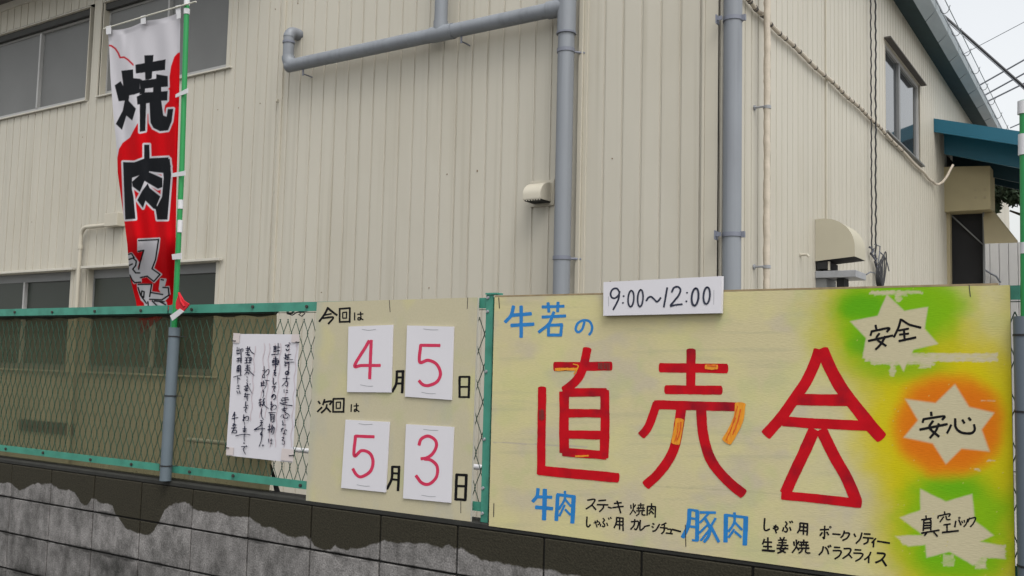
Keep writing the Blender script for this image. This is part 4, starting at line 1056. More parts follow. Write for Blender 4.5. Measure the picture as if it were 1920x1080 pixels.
Ink(BY).many([([(1415,630),(1405,740),(1368,820)],24), ([(1410,632),(1470,640)],15), ([(1467,640),(1465,840)],24), ([(1415,690),(1462,695)],14), ([(1415,745),(1462,750)],14), ([(1432,838),(1470,842)],12),
    ([(1485,650),(1590,652)],15), ([(1545,655),(1485,720)],13), ([(1520,690),(1550,750),(1545,805),(1512,850)],17), ([(1540,730),(1480,790)],13), ([(1550,765),(1490,840)],13), ([(1590,690),(1560,740)],14), ([(1558,745),(1612,850)],17)], 16, 'B', cap=.3).build('painted_character', m_blue, sign)
Ink(BY).many([([(1660,665),(1657,850)],25), ([(1655,668),(1800,685)],16), ([(1795,680),(1787,870)],27), ([(1718,652),(1715,720),(1677,780)],15), ([(1718,715),(1768,768)],14), ([(1715,765),(1678,820)],14), ([(1720,780),(1763,818)],14)], 16, 'B', cap=.3).build('painted_character', m_blue, sign)
# small black writing, one entry per character
SM_B = {
 'su': [[(725,568),(775,563),(755,600),(715,628)],[(755,600),(782,632)]], 'te': [[(800,572),(850,568)],[(790,598),(865,600)],[(834,600),(830,622),(806,646)]], 'bar': [[(865,615),(888,622)]],
 'ki': [[(905,590),(955,585)],[(895,618),(968,610)],[(925,573),(950,655)]],
 'yaki': [([(1018,600),(1020,625)],6),([(1050,598),(1040,615)],6),([(1035,590),(1033,630),(1012,665)],6),([(1035,635),(1050,655)],6),([(1065,602),(1108,600)],6),([(1085,588),(1085,620)],6),([(1058,622),(1112,622)],6),([(1070,612),(1070,632)],6),([(1100,610),(1100,632)],6),([(1055,640),(1112,638)],6),([(1075,640),(1072,660),(1055,672)],6),([(1095,640),(1095,665),(1115,668)],7)],
 'niku': [([(1130,610),(1128,670)],8),([(1130,610),(1185,612)],8),([(1184,612),(1182,685)],9),([(1158,590),(1156,620),(1140,640)],7),([(1156,618),(1172,635)],7),([(1156,640),(1140,662)],7),([(1156,642),(1172,660)],7)],
 'shi': [[(722,680),(720,735),(732,748),(745,733)]], 'ya': [([(768,722),(800,714),(808,725),(795,735)],6),([(790,703),(795,713)],6),([(776,708),(790,750)],6)],
 'bu': [([(830,690),(840,703),(830,718),(842,735),(836,748),(825,742)],7),([(815,728),(812,745)],6),([(855,722),(862,740)],6),([(866,688),(872,698)],6),([(880,683),(886,693)],6)],
 'you': [[(922,685),(920,720),(905,755)],[(922,685),(968,690)],[(966,688),(965,775)],([(922,710),(965,713)],7),([(920,733),(965,737)],7),([(943,688),(942,765)],7)],
 'ka': [[(1020,714),(1068,712),(1065,745),(1052,768),(1042,760)],[(1045,697),(1040,735),(1017,765)]], 're': [[(1082,702),(1080,768),(1100,760),(1112,746)]], 'bar2': [[(1112,745),(1145,738)]],
 'shi2': [[(1165,725),(1176,732)],[(1160,745),(1170,753)],[(1165,778),(1187,770),(1212,730)]], 'chi': [[(1225,737),(1257,722)],[(1215,752),(1265,758)],[(1245,735),(1242,775),(1225,795)]],
 'yu': [[(1265,764),(1290,766),(1287,790)],[(1255,790),(1300,795)]], 'bar3': [([(1297,765),(1355,780)],11)]}
SM_D = {
 'shi': [[(122,690),(118,755),(130,773),(155,763)]], 'ya': [([(178,760),(205,748),(212,760),(200,770)],8),([(195,735),(198,745)],8),([(185,742),(200,790)],8)],
 'bu': [([(262,712),(272,728),(262,745),(275,763),(268,783),(255,778)],8),([(250,752),(243,778)],8),([(290,750),(298,772)],8),([(290,711),(297,722)],7),([(303,708),(311,719)],7)],
 'you': [[(360,722),(358,760),(343,790)],[(360,722),(413,728)],[(411,726),(408,805)],([(360,747),(410,752)],8),([(358,772),(410,778)],8),([(385,725),(383,800)],8)],
 'po': [[(495,768),(555,765)],[(527,742),(524,825),(514,817)],[(510,785),(495,808)],[(540,783),(553,803)],([(562,744),(571,748),(566,757),(559,751),(562,744)],4)], 'bar': [[(580,796),(632,800)]],
 'ku': [[(660,775),(650,805),(635,822)],[(658,790),(692,792),(680,822),(648,840)]], 'so': [[(725,795),(735,815)],[(778,788),(765,830),(738,860)]],
 'te': [[(792,795),(835,798)],[(785,820),(855,826)],[(820,825),(816,850),(790,865)]], 'i': [[(872,826),(845,856)],[(858,848),(855,885)]], 'bar2': [([(882,845),(965,858)],11)],
 'sei': [[(120,830),(108,865)],[(115,850),(170,852)],[(112,880),(170,882)],[(143,820),(143,908)],([(105,905),(188,912)],13)],
 'kyou': [([(225,820),(232,832)],8),([(255,818),(248,832)],8),([(212,838),(270,838)],7),([(215,855),(268,856)],7),([(205,872),(280,874)],8),([(242,832),(240,872)],8),([(242,875),(224,900),(262,922)],8),([(262,886),(240,912),(208,925)],8),([(203,893),(280,895)],8)],
 'yaki': [([(318,848),(322,875)],8),([(352,845),(345,865)],8),([(335,835),(335,880),(308,922)],8),([(338,885),(352,905)],8),([(360,852),(415,852)],8),([(385,835),(385,865)],8),([(355,870),(418,872)],8),([(370,860),(370,882)],7),([(402,858),(402,884)],7),([(352,892),(422,892)],8),([(375,892),(370,912),(352,925)],8),([(400,892),(400,920),(428,925)],9)],
 'ba': [[(518,880),(510,912),(488,938)],[(530,885),(545,905),(553,932)],([(549,876),(556,887)],8),([(562,871),(569,882)],8)], 'ra': [[(590,886),(630,888)],[(582,908),(636,912),(626,942),(595,965)]],
 'su': [[(655,895),(702,898),(688,932),(648,962)],[(688,932),(710,958)]], 'ra2': [[(730,902),(772,905)],[(722,925),(782,930),(768,960),(735,980)]], 'i2': [[(838,918),(825,945),(795,970)],[(825,945),(823,992)]],
 'su2': [([(880,925),(932,932),(912,968),(870,990)],12),([(912,965),(942,1012)],12)],
 'shin': [([(1210,672),(1212,692)],9),([(1180,700),(1247,690)],9),([(1196,705),(1192,775)],9),([(1194,705),(1240,700),(1243,770)],9),([(1196,722),(1240,719)],8),([(1195,740),(1241,737)],8),([(1195,758),(1242,754)],8),([(1180,790),(1300,770)],10),([(1215,788),(1200,806)],10),([(1262,782),(1288,812)],10)],
 'kuu': [([(1335,645),(1338,664)],9),([(1294,672),(1290,692)],9),([(1295,674),(1370,660),(1364,680)],9),([(1330,680),(1305,715)],9),([(1345,675),(1352,698),(1374,698)],9),([(1330,735),(1375,728)],9),([(1352,732),(1353,775)],9),([(1320,786),(1430,774)],11)],
 'pa': [([(1412,708),(1405,750)],8),([(1432,700),(1447,737)],8),([(1432,683),(1441,684),(1438,693),(1430,690),(1432,683)],4)], 'tsu': [([(1452,708),(1457,722)],7),([(1468,703),(1471,718)],7),([(1492,695),(1482,728),(1465,748)],7)],
 'ku2': [([(1505,688),(1492,716)],8),([(1502,694),(1545,686),(1530,725),(1510,748)],9)]}
SM_C = {
 'an': [([(768,348),(772,372)],12),([(745,382),(738,410)],11),([(745,385),(846,366),(835,388)],12),([(725,442),(870,410)],12),([(790,397),(775,430),(830,472)],12),([(825,415),(800,460),(768,493)],12)],
 'zen': [([(918,312),(905,360),(877,420)],12),([(920,315),(970,345),(1038,363)],12),([(905,380),(965,369)],11),([(910,405),(965,398)],11),([(937,374),(940,430)],11),([(907,443),(1008,421)],12)],
 'an2': [([(1098,866),(1101,888)],13),([(1055,905),(1048,928)],12),([(1055,908),(1174,891),(1165,912)],12),([(1032,970),(1195,938)],13),([(1110,918),(1090,960),(1145,1012)],13),([(1145,935),(1125,980),(1092,1020)],12)],
 'shin': [([(1218,942),(1205,970),(1194,992)],12),([(1242,905),(1246,958),(1280,988),(1335,992),(1358,972),(1354,940)],13),([(1285,912),(1297,932)],12),([(1322,900),(1334,915)],13)]}
for d_, z, w_ in ((SM_B, 'B', 11), (SM_D, 'D', 12), (SM_C, 'C', 12)):
    for k_, v_ in d_.items(): Ink(BY).many(v_, w_, z, cap=.4, jit=.12).build('painted_character', m_ink, sign)
# tie wires and pencil marks
for pts in ([(935,558),(936.5,578)], [(1817,534),(1819.5,556)], [(926,944),(925.5,969)], [(1285,984),(1286,1025)]):
    Ink(BY-.0005).stroke(pts, 1.6, 'P', jit=.1).build('tie_wire', m_cable if pts[0][0] > 1500 else m_bolt, sign)

# opening-hours plate
hr = thing('hours_plate', (4.2, -.02, 1.9), 'white plate reading 9:00~12:00 fixed over the top edge of the big sign', 'sign')
quad_board('plate', [(1131.5, 529), (1353.5, 517.5), (1352, 587), (1131, 592)], -.022, .018, m_panelw, hr)
hk = Ink(-.022)
hk.many([[(830,150),(815,130),(790,135),(778,160),(785,183),(805,187),(825,170),(832,148)], [(830,150),(824,195),(793,256)], [(855,173),(856,178)], [(851,213),(852,218)],
         [(990,203),(1003,184),(1020,180),(1038,195),(1052,208),(1066,200),(1076,185)], [(1115,125),(1095,240)], [(1142,152),(1155,125),(1180,120),(1194,140),(1180,175),(1135,232),(1160,228),(1204,223)],
         [(1233,153),(1233,157)], [(1229,204),(1229,208)]], 11, 'A', jit=.15)
hk.ell((899,190), 17, 48, 10, 'A', rot=.06); hk.ell((955,187), 16, 50, 10, 'A', rot=.06); hk.ell((1281,180), 20, 52, 12, 'A', rot=.1); hk.ell((1350,172), 19, 50, 11, 'A', rot=.08)
hk.build('painted_writing', m_navy, hr)
for pts in ([(765,178),(766,235)], [(1393,140),(1392,226)]): Ink(-.022).stroke(pts, 2.5, 'A').build('staple', m_galv, hr)

# small date board
sb_ = thing('date_board', (2.83, -.005, 1.45), 'cream board on the fence with four white number cards giving two dates', 'sign board')
bq = [(594.5, 566.5), (896, 557.5), (882, 978), (573.5, 938.5)]
c0 = [onY(x, y, .004) for x, y in bq]
n1_, n2_ = 90, 90; U_, V_ = np.meshgrid(np.linspace(0, 1, n1_+1), np.linspace(0, 1, n2_+1))
G = (c0[0][None, None]*((1-U_)*(1-V_))[..., None]+c0[1]*(U_*(1-V_))[..., None]+c0[2]*(U_*V_)[..., None]+c0[3]*((1-U_)*V_)[..., None])
G[..., 1] -= .0006
gpx, gpy = project(G); cc_ = np.ones(gpx.shape+(3,))*np.array(A(216, 208, 182))
def mx2(c, a):
    global cc_
    cc_ = cc_*(1-np.clip(a, 0, 1)[..., None])+np.array(c)*np.clip(a, 0, 1)[..., None]
mx2(A(206, 210, 160), sstep(.55, .78, fbm(gpx/60, gpy/60+3))*.5); mx2(A(226, 220, 166), sstep(.5, .7, fbm(gpx/50+8, gpy/80))*.5); mx2(A(200, 198, 190), sstep(.55, .75, fbm(gpx/30+8, gpy/100+20))*.4)
mx2(A(196, 198, 194), sstep(.94, 1, 1-U_)*.5)
mx2(A(190, 186, 150), np.exp(-((gpy-(738-.0*gpx))/3)**2)*.0)
grid_mesh('painted_face', G[::-1], cc_[::-1]*np.array([.75, .74, .68]), attr_mat('date_board_paint', rough=.6, grain=.04, gscale=200, stretch=(1, 1, 1), bump=.0004), sb_)
quad_board('panel', bq, .0045, .010, m_flash, sb_)
SB = .0034
E_ = {
 'ima': [([(505,85),(490,115),(466,148)],8),([(506,90),(528,108),(545,120)],8),([(490,119),(520,113)],6),([(482,133),(528,129),(506,158)],7)],
 'kai': [([(556,92),(556,152)],7),([(553,92),(603,88)],7),([(601,88),(600,152)],7),([(556,149),(600,148)],7),([(569,108),(588,106)],5),([(587,106),(586,133)],5),([(569,108),(570,134)],5),([(570,133),(587,132)],5)],
 'ha': [([(622,108),(622,142)],5),([(634,116),(660,114)],5),([(648,105),(649,136),(637,140),(640,130),(660,140)],5)],
 'tsugi': [([(462,498),(470,510)],7),([(458,545),(478,525)],7),([(490,490),(482,515)],7),([(488,503),(520,498),(512,514)],7),([(500,512),(495,530),(475,550)],7),([(498,526),(516,546)],7)],
 'kai2': [([(528,488),(527,548)],7),([(527,488),(577,487)],7),([(575,487),(573,548)],7),([(528,545),(574,545)],7),([(541,503),(561,502)],5),([(560,502),(559,530)],5),([(541,503),(541,531)],5),([(541,530),(560,529)],5)],
 'ha2': [([(608,512),(606,545)],5),([(618,520),(640,518)],5),([(630,508),(630,538),(620,543),(625,533),(642,545)],5)],
 'tsuki': [([(808,365),(805,420),(787,458)],10),([(808,367),(840,367)],9),([(835,367),(831,462)],10),([(808,394),(838,394)],8),([(806,420),(838,420)],8)],
 'hi': [([(1084,390),(1084,482)],9),([(1083,391),(1130,391)],8),([(1127,391),(1124,484)],9),([(1084,435),(1126,435)],7),([(1084,480),(1124,480)],7)],
 'tsuki2': [([(788,785),(785,840),(764,885)],10),([(788,787),(822,788)],9),([(818,788),(813,893)],10),([(788,815),(818,817)],8),([(785,842),(816,845)],8)],
 'hi2': [([(1071,820),(1067,933)],11),([(1068,822),(1118,824)],10),([(1114,824),(1109,935)],11),([(1069,871),(1112,873)],9),([(1067,930),(1110,933)],10)]}
for k_, v_ in E_.items(): Ink(SB).many(v_, 8, 'E', cap=.3, jit=.12).build('painted_character', m_ink, sb_)
for pts in ([(730,563),(731.5,585)], [(877,558),(876,579)], [(864,940),(864,962)]): Ink(SB).stroke(pts, 1.3, 'P').build('tie_wire', m_bolt, sb_)
CARDS = [
 ([(595,170),(790,162),(782,460),(588,458)], [[(686,232),(665,268),(622,342),(655,341),(735,341)], [(695,230),(688,400)]], 'white card with a pink-red 4, first of the upper pair', ((655,182),(715,182))),
 ([(853,165),(1058,170),(1048,493),(843,478)], [[(912,252),(998,253)], [(913,250),(908,325),(945,318),(982,335),(1000,375),(985,412),(948,429),(922,425),(905,408)]], 'white card with a pink-red 5 at the upper right of the date board', ((925,180),(990,184))),
 ([(582,580),(775,590),(758,900),(562,880)], [[(625,652),(708,655)], [(626,650),(620,738),(652,716),(688,727),(703,765),(690,808),(652,831),(630,822),(614,796)]], 'white card with a pink-red 5 at the lower left under the 4', ((640,597),(700,600))),
 ([(848,600),(1058,612),(1045,946),(835,926)], [[(905,692),(915,665),(945,652),(975,668),(982,695),(965,730),(940,747),(914,752)], [(930,753),(958,758),(985,785),(982,832),(950,863),(918,858),(892,826)]], 'white card with a pink-red 3, lowest at the right of the date board', ((925,622),(990,627)))]
def Ep(pts): return [(400+x*.4259, 540+y*.4259) for x, y in pts]
for quad, strokes, lab, st in CARDS:
    ctr = onY(*np.mean(Ep(quad), axis=0), -.004)
    cdn = thing('number_card', tuple(ctr), lab, 'number card', 'number cards on the date board')
    quad_board('card', Ep(quad), -.0035, .0055, m_panelw, cdn)
    Ink(-.0035).many(strokes, 14, 'E', cap=.3, jit=.08).build('painted_digit', m_pink, cdn)
    Ink(-.0035).stroke([st[0], ((st[0][0]+st[1][0])/2, st[0][1]+4), st[1]], 2.2, 'E').build('staple', m_galv, cdn)
    yb = max(q_[1] for q_ in quad)-28
    Ink(-.0035).stroke([(st[0][0]-8, yb-6), ((st[0][0]+st[1][0])/2-6, yb), (st[1][0]-12, yb)], 2.2, 'E').build('staple', m_galv, cdn)

# paper notice
NY = .018
Hx = lambda pts: [(420+x*.2593, 610+y*.2593) for x, y in pts]
ntc = thing('paper_notice', (2.0, NY, 1.4), 'rain-marked white paper notice with handwritten columns, taped and tied to the mesh', 'notice')
nq = Hx([(70, 62), (545, 65), (495, 992), (15, 940)])
c0 = [onY(x, y, NY) for x, y in nq]
q = MB(); n = 16; V = []
for j in range(n+1):
    for i in range(n+1):
        u, v = i/n, j/n; p_ = c0[0]*(1-u)*(1-v)+c0[1]*u*(1-v)+c0[2]*u*v+c0[3]*(1-u)*v; V.append((p_[0], p_[1]-.0008*math.sin(u*3.14)-.0006*math.sin(v*9+u*4), p_[2]))
q.add(V, [(j*(n+1)+i, j*(n+1)+i+1, (j+1)*(n+1)+i+1, (j+1)*(n+1)+i) for j in range(n) for i in range(n)])
q.build('sheet', m_paper, ntc, fix=False, smooth=True)
for qd in ([(68,55),(115,58),(108,128),(62,125)], [(490,66),(545,65),(542,125),(486,122)], [(18,878),(70,885),(64,942),(14,935)], [(418,890),(503,898),(497,985),(410,975)]):
    MB().prism([onY(x, y, NY-.0045) for x, y in Hx(qd)], (0, .0012, 0)).build('tape', m_tape, ntc)
for pts in ([(55,110),(85,113)], [(518,120),(545,122)], [(5,882),(35,887)], [(470,942),(508,938)]):
    P_1 = [onY(x, y, NY-.006) for x, y in Hx(pts)]; MB().tube(P_1, .0022, 6).build('tie_wire', m_cable, ntc)
ik = Ink(NY-.0020)
for xx in (525, 470, 410, 330, 370, 225, 292):
    pts = [(xx-(yy-120)*.055+5*math.sin(yy/22), yy) for yy in range(130 if xx != 225 else 150, 900 if xx > 350 else 700, 30)]
    ik.stroke(Hx(pts), 1.0, 'P', jit=.4)
ik.build('water_mark', m_smear, ntc)
NOTICE = [
 [('J', '735,55 790,50 760,80;745,105 760,130 790,110;788,18 795,26;806,28 800,40;735,170 740,240;730,195 815,180;780,180 765,250;735,230 790,225;715,228 760,255 840,252;740,200 790,235;730,275 735,350;725,290 858,290;740,310 780,300;785,290 782,380 775,420;720,330 760,340;778,415 755,465 735,442 758,415 787,435 770,465;750,490 752,540 690,625;700,520 795,515;745,560 770,570 760,625 735,610;718,670 720,715;745,680 770,685;745,715 770,710'), ('K', '725,20 745,60;720,45 830,30;775,0 780,80;740,10 820,5;705,75 760,100 878,115;745,80 810,70;765,130 770,200 830,240 835,265;730,165 810,150;740,185 790,180;715,275 735,240;750,240 760,285 810,290 815,270;780,235 790,250;740,325 750,365 740,385 785,385;720,445 760,430;745,430 722,480;785,450 800,465;770,460 765,510 745,502 790,515;735,560 765,565 735,600 770,615 765,655 735,650')],
 [('J', '580,65 575,150;570,75 660,80;580,110 625,105;575,140 620,135;545,185 600,180 655,175;635,25 635,180;620,130 660,128;600,60 600,150;600,210 600,400;570,240 635,240;560,265 635,262 635,300 560,298 562,265;555,328 635,320;560,282 630,280;575,405 602,400;595,410 577,440 605,435;600,440 582,472 610,475;570,510 568,588 585,600 610,570;550,635 600,630 575,665 590,705;575,740 550,780 545,768 570,740 600,760 590,800 570,815'), ('K', '585,60 585,180;575,100 610,95;600,180 575,160 620,110 655,120 645,160 615,165;550,215 645,212;565,245 630,240;575,230 580,340;625,250 620,340;580,275 620,272;580,305 618,300;600,340 610,355;560,370 555,490;540,410 580,400;535,455 580,440;600,385 580,450;590,410 625,420 615,500 595,515;610,420 585,490;545,580 550,630;570,600 600,595;585,575 585,645 570,640 600,650')],
 [('J', '440,350 445,510;415,410 460,400;450,510 415,490 480,400 510,400 500,450 470,475;400,570 405,625;395,612 450,615;430,550 430,600;450,540 515,550;470,550 465,620 440,665;400,587 450,577;420,680 425,710;430,670 435,740 420,790'), ('K', '410,40 455,25;430,20 425,70;405,80 460,60;430,80 430,130;415,110 460,95;490,10 470,60 500,120 545,158;490,60 460,120;450,155 445,230 460,290 480,308;430,325 465,320;430,355 465,350;448,320 445,390 425,385 465,390;345,455 420,440 495,437;350,450 430,400;455,410 455,480 432,505 445,530 455,500 455,540 440,620 415,685;467,660 476,672 467,684 458,672 467,660')],
 [('J', '185,100 240,95;210,70 210,190;190,125 230,120;240,75 220,130;235,100 265,150 305,178;180,160 240,150;210,197 245,195;190,183 240,180;175,230 220,228;195,230 195,300;175,265 210,262;170,305 215,295;225,230 260,228 258,265 225,268;242,230 240,300;215,300 260,300;185,345 240,340;205,325 205,400;180,375 245,370;170,405 245,395;215,400 165,470;225,400 260,440 300,475;195,440 225,435 220,460;200,490 205,510;205,525 200,548 212,560;160,630 215,610;180,620 185,680;205,580 200,690;240,600 250,590;160,670 215,660;195,575 230,650 275,730;175,690 215,685;165,735 240,740;160,770 215,765;205,740 205,815;180,720 170,780'), ('K', '245,0 250,50;230,60 225,118 260,110;200,140 245,138 220,180 235,215;200,240 200,330;190,280 220,275;205,330 190,315 245,265 270,280 255,325 235,320;210,350 215,390;185,440 240,435;190,460 235,458;212,400 212,480 190,475 235,485;85,540 160,520 240,515 290,525;210,510 205,560 210,612;200,630 212,640 202,652 196,640;165,690 250,685;215,690 195,730 225,795;235,670 240,682')],
 [('J', '65,80 60,170;55,130 100,120;90,90 90,175;60,175 100,165;110,110 145,105 140,140;115,110 120,250 118,300;60,240 100,232;80,230 75,300;55,275 95,265;105,230 105,280;70,340 60,400 65,430;70,345 110,340 110,470;60,380 100,375;65,410 100,400;88,345 85,430;12,500 70,480 130,470;70,485 72,590;75,510 105,530;60,625 100,615;75,605 90,640;60,655 90,660;60,690 70,725 85,715;95,690 105,730')],
 [('K', '75,205 45,270;50,250 95,245;35,300 120,280;72,205 70,390;40,390 100,385;55,365 55,410;80,370 80,405;30,430 100,425;75,410 30,500;50,460 95,460 95,495 50,495')],
]
for colm in NOTICE:
    ik = Ink(NY-.0026)
    for z_, st_ in colm:
        for p_ in st_.split(';'):
            ik.stroke([tuple(float(v) for v in a.split(',')) for a in p_.split()], random.uniform(9, 15), z_, jit=.25, cap=.5, taper=random.uniform(0, .45))
    ik.q.build('handwritten_column', m_notice_ink, ntc, fix=False, kind='stuff')

# ------------------------------------------------------------------ banner on its pole
PYL = -.02
z1c = lambda pts: [(x*.2963, y*.2963) for x, y in pts]
Nn = lambda pts: [(x*.2963, 280+y*.2963) for x, y in pts]
Gg = lambda pts: [(180+x*.25, 60+y*.25) for x, y in pts]
Kk = lambda pts: [(180+x*.2778, 320+y*.2778) for x, y in pts]
Ledge = np.array(z1c([(682,185),(690,285),(700,500),(715,700),(735,900),(742,1000)]) + Nn([(745,150),(772,350),(790,480),(805,600),(820,800),(860,960),(880,1100),(890,1170)]))
Redge = np.array(z1c([(1142,75),(1138,330),(1135,600),(1122,1000)]) + Nn([(1116,300),(1112,600),(1105,900),(1096,985),(1060,1040)]))
def along(E, v):
    L = np.r_[0, np.cumsum(np.hypot(*np.diff(E, axis=0).T))]; L = L/L[-1]
    return np.stack([np.interp(v, L, E[:, 0]), np.interp(v, L, E[:, 1])], -1)
nu, nv = 130, 560
u = np.linspace(0, 1, nu+1); v = np.linspace(0, 1, nv+1)
Lp, Rp = along(Ledge, v), along(Redge, v)
PXY = Lp[:, None]*(1-u)[None, :, None]+Rp[:, None]*u[None, :, None]
top_scal = (5.0*np.abs(np.sin(u*math.pi*2))**.8*np.where(u < .5, 1.35, .8))
PXY[:, :, 1] += top_scal[None, :]*np.exp(-(v*14)**2)[:, None]
bx_, by_ = PXY[..., 0], PXY[..., 1]
Yb = -.02 + .145*sstep(440, 572, by_)
Uu, Vv = np.meshgrid(u, v)
wr = .010*np.sin(Uu*9+Vv*5)*sstep(0, .3, Vv) + .006*np.sin(Uu*21-Vv*9+1) + .010*np.sin(Uu*5+Vv*17)*sstep(.55, .9, Vv) + .016*np.exp(-((Uu-.5-.25*Vv)/.10)**2)*np.exp(-Vv*4) + .010*np.exp(-((Uu-.25+.3*Vv)/.05)**2)*np.exp(-Vv*5)
wr = wr*sstep(1.0, .96, Uu)*sstep(.0, .02, Vv)*.8
Yb = Yb + wr
D = _f + _r*((bx_-960)/F_PX)[..., None] - _u*((by_-540)/F_PX)[..., None]
BP = CAM + D*((Yb-CAM[1])/D[..., 1])[..., None]
bw_, br_, bk_ = np.array(A(204, 202, 208)), np.array(A(206, 6, 20)), np.array(A(28, 30, 34))
bc = np.ones(bx_.shape+(3,))*bw_
def bput(c, a):
    global bc
    a = np.clip(a, 0, 1)[..., None]; bc = bc*(1-a)+np.array(c)*a
red_poly = z1c([(1160,325),(1125,335),(1102,360),(1082,420),(1070,500),(1060,650),(1045,665),(1038,700),(1050,735),(1010,690),(960,700),(935,720),(868,785),(850,815),(822,870),(775,905),(752,945),(742,1000),(700,1080)]) + Nn([(600,150),(600,1200),(1250,1200),(1250,0)]) + [(360, 100)]
bput(br_, 1-sstep(-.6, .6, sdist(bx_, by_, red_poly)))
bput(np.array(A(190, 40, 52)), 1-sstep(1.2, 2.2, dseg(bx_, by_, z1c([(680,286),(705,290),(730,308),(748,335),(760,364),(785,362),(810,378),(845,412)]), False)))
YK = [Gg(p) for p in ([(140,400),(185,368),(205,405),(190,290),(278,280),(280,345),(330,350),(330,455),(285,470),(250,475),(245,515),(300,575),(272,665),(228,628),(195,735),(148,690),(200,590),(215,515),(170,520)],
   [(362,175),(432,172),(418,350),(370,360)], [(295,245),(522,205),(518,285),(298,312)], [(330,350),(350,362),(450,350),(452,316),(538,330),(540,410),(428,418),(368,425),(330,430)],
   [(328,425),(368,420),(366,460),(326,470)], [(428,412),(490,410),(490,450),(428,455)], [(305,485),(366,452),(428,450),(538,442),(535,514),(490,516),(400,532),(310,545)],
   [(328,538),(377,528),(370,742),(328,750)], [(400,525),(490,512),(505,625),(530,635),(538,578),(580,575),(568,670),(540,738),(480,745),(430,720),(408,680)])]
NK = [Nn(p) for p in ([(912,-30),(945,-30),(948,60),(912,70)], [(778,80),(837,95),(835,250),(845,300),(858,440),(792,445)], [(1025,60),(1075,60),(1083,160),(1060,445),(995,445),(985,380),(1025,300),(1035,180)],
   [(778,80),(850,82),(912,58),(1065,50),(1082,110),(1032,150),(945,140),(925,180),(880,165),(835,180)], [(880,165),(930,138),(1028,182),(1028,240),(1000,250),(930,210),(915,200),(885,270),(838,235),(835,205)],
   [(900,262),(935,215),(948,245),(1015,298),(992,352),(1000,385),(970,375),(920,325),(905,372),(868,322)])]
for grp in (YK, NK):
    d = np.minimum.reduce([sdist(bx_, by_, p) for p in grp]); bput(bw_*1.02, 1-sstep(2.6, 3.8, d))
    bput(bk_, 1-sstep(-.5, .5, d))
# lower white lettering with black outlines
LW = [Kk(p) for p in ([(285,465),(428,458),(422,520),(405,600),(385,660),(440,700),(392,752),(345,712),(300,722),(288,660),(318,600),(325,535),(285,545)],
      [(216,565),(240,558),(262,588),(285,620),(272,660),(300,690),(302,750),(258,758),(226,700)], [(282,768),(378,768),(365,860),(345,905),(308,870),(285,800)],
      [(368,820),(452,832),(485,850),(450,888),(368,870)], [(438,732),(470,735),(455,790),(490,785),(497,832),(458,845),(430,800)], [(330,895),(400,878),(470,890),(480,930),(340,940)])]
d = np.minimum.reduce([sdist(bx_, by_, p) for p in LW]); bput(bw_, 1-sstep(1.2, 2.4, d))
LB = [Kk(p) for p in ([(288,472),(422,465)], [(422,465),(402,600),(378,662),(432,700),(390,748),(345,712),(300,722)], [(285,545),(322,538),(300,610),(288,665)], [(216,565),(240,560),(258,588)], [(222,600),(250,590),(272,610),(268,640),(248,665),(268,690),(295,690)],
      [(222,640),(245,630)], [(228,705),(245,740),(262,756),(300,752)], [(284,768),(376,766),(362,850)], [(284,790),(300,840),(340,895)], [(310,812),(325,818),(322,855),(305,845),(308,815)], [(368,822),(450,836)], [(362,868),(445,872),(495,838)], [(440,735),(455,738)], [(452,788),(488,790),(492,832)],
      [(395,880),(460,885)], [(350,885),(355,930)], [(380,880),(420,920)], [(430,884),(470,905)])]
for p in LB: bput(bk_, 1-sstep(1.0, 1.9, dseg(bx_, by_, p, False)))
bput(np.array(A(210, 200, 205)), (bx_ < 0))
# creases slightly soiled
pole_top = onY(350.5, -2, PYL); pole_bot = onY(326.5, 660, PYL)
ban = thing('tall_banner', (1.38, PYL, 1.8), 'tall red and white grilled-meat banner hanging from the green pole at the left', 'banner')
m_cloth = attr_mat('banner_cloth', rough=.8, grain=.03, gscale=400, bump=.0002, trans=.2, spec=.08)
cl = grid_mesh('cloth', BP[::-1], bc[::-1], m_cloth, ban); cl.data.polygons.foreach_set('use_smooth', [True]*len(cl.data.polygons))
MB().prism([onY(x, y, -.052+.0*i) for i, (x, y) in enumerate([(335.5,549),(329.6,566.7),(329.6,579),(343.7,583.5),(351,575.6),(354.5,570.4),(343.7,563.0)])], (0, .006, 0)).build('folded_tail', mat('banner_red', A(206, 26, 42), rough=.8), ban)
MB().prism([onY(x, y, -.056) for x, y in [(318.5,591.9),(337,578.8),(344.4,584.4),(323,601.5)]], (0, .004, 0)).build('loop_tab', m_white, ban)
MB().tube([tuple(onY(335.5, 549, -.05)), tuple(onY(340, 566, -.055)), tuple(onY(346, 575, -.053))], .006, 6).build('tail_fold', mat('banner_red_b', A(196, 24, 38), rough=.8), ban)
for qd in ([(331,19),(338,20),(338,34),(331,36)], [(329,177),(352,165),(352,174),(329,183)], [(322,325),(347,320),(347,329),(322,332)], [(322,477),(340,474),(340,486),(323,486.5)]):
    MB().prism([onY(x, y, PYL-.0205) for x, y in qd], (0, .003, 0)).build('loop_tab', m_white, ban)
for x in (203, 268, 333.5):
    y_ = 54-(x-195)*51/172
    MB().prism([onY(a, b, PYL-.012) for a, b in ((x-4.5, y_-2), (x+4.5, y_-4), (x+4.5, y_+12), (x-4, y_+13))], (0, .003, 0)).build('loop_tab', m_white, ban)
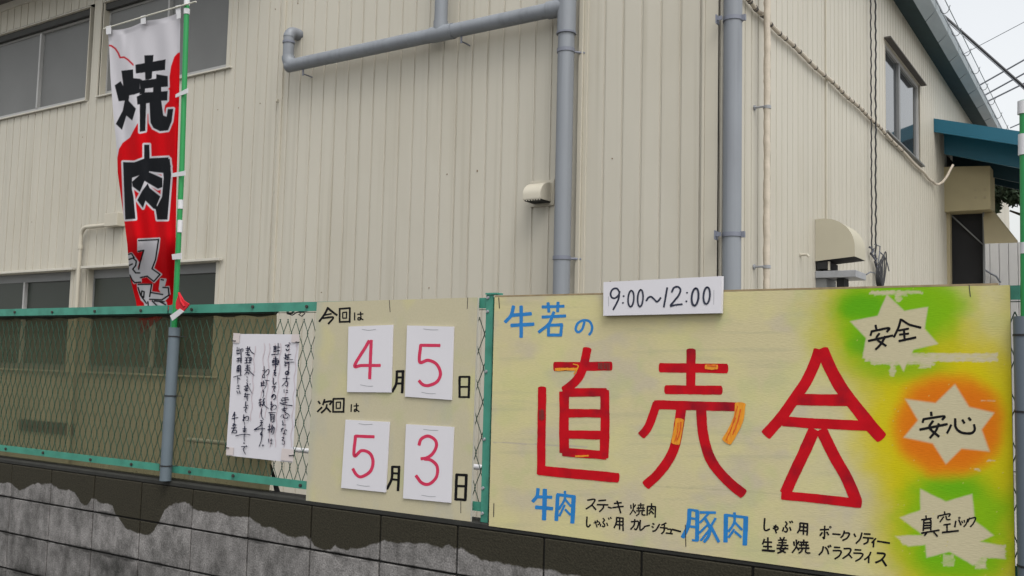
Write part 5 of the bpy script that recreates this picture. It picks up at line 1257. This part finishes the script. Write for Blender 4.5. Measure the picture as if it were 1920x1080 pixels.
# pole, rod and ties are a thing of their own
pole = thing('banner_pole', tuple(onY(326.5, 660, PYL)), 'green banner pole with white clips rising from the grey pipe on the left fence post', 'pole')
MB().tube([tuple(onY(326.2, 618, -.015)), tuple(onY(330.4, 547, PYL)), tuple(onY(340.7, 320, PYL)), tuple(onY(350.2, 10, PYL))], .0135, 14).build('shaft', m_green, pole, smooth=True)
MB().tube([tuple(onY(350.2, 10.5, PYL)), tuple(onY(350.9, -14, PYL))], .0150, 14).build('top_cap', m_white, pole, smooth=True)
MB().tube([tuple(onY(350.0, 27, PYL)), tuple(onY(350.3, 17, PYL))], .0155, 14).build('clip', m_white, pole, smooth=True)
MB().tube([tuple(onY(195, 54, PYL-.008)), tuple(onY(281, 28, PYL-.012)), tuple(onY(367.5, 3, PYL-.018))], .0042, 8).build('cross_rod', mat('cream_rod', A(206, 204, 190), rough=.5), pole)
for (xa, ya_, xb, yb_) in ((338.6, 375, 338.2, 392), (337.6, 413, 336.8, 436)):
    MB().tube([tuple(onY(xa, ya_, PYL)), tuple(onY(xb, yb_, PYL))], .0142 if ya_ < 400 else .0138, 14).build('clip', m_white, pole, smooth=True)
socket = thing('pole_socket_pipe', tuple(onY(309, 900, -.012)), 'grey plastic socket pipe tied to the fence post under the green banner pole', 'pipe')
SY = -.012
MB().tube([tuple(onY(310, 901, SY)), tuple(onY(327.5, 614, SY))], .0285, 20).build('pipe', m_pipe_fence, socket, smooth=True)
for py in (631, 742, 873):
    xx = 327.5+(py-614)*(310-327.5)/(901-614); c_ = onY(xx, py, SY)
    q = MB(); q.tube([(c_[0], c_[1], c_[2]-.003), (c_[0], c_[1], c_[2]+.003)], .0305, 20); q.tube([(c_[0]+.02, c_[1]-.02, c_[2]), (c_[0]+.055, c_[1]+.03, c_[2])], .002, 6)
    q.build('cable_tie', m_black, socket)
# right pole and its pipe
rs = thing('pole_socket_pipe', (5.24, -.012, 1.0), 'dark grey socket pipe with black ties at the right edge of the big sign', 'pipe')
cx_ = float(onY(1901, 800, -.012)[0])+.031
MB().tube([(cx_, -.012, .9), (cx_, -.012, 1.80)], .0285, 20).build('pipe', mat('blue_grey_pipe', A(96, 106, 116), rough=.5, var=.05), rs, smooth=True)
for py in (628, 772, 1062):
    z = onY(1910, py, -.035)[2]; MB().tube([(cx_, -.012, z-.003), (cx_, -.012, z+.003)], .0305, 20).build('cable_tie', m_black, rs)
gp = thing('banner_pole', (cx_+.008, -.012, 1.78), 'bright green pole with white cap cut off by the right edge of the photo', 'pole')
gx0 = float(onY(1911.5, 400, -.015)[0])+.0145
MB().tube([(gx0-.004, -.012, 1.75), (gx0+.004, -.012, 2.43)], .0140, 14).build('shaft', m_green, gp, smooth=True)
zt = float(onY(1915, 190, -.015)[2]); 
MB().tube([(gx0+.004, -.012, 2.35), (gx0+.006, -.012, zt)], .0125, 14).build('top_cap', m_white, gp, smooth=True)
for a, b in ((190, 214), (252, 291), (455, 476)):
    za, zb2 = onY(1915, a, -.015)[2], onY(1915, b, -.015)[2]; MB().tube([(gx0, -.012, float(zb2)), (gx0+.001, -.012, float(za))], .0160, 14).build('clip', m_white, gp, smooth=True)
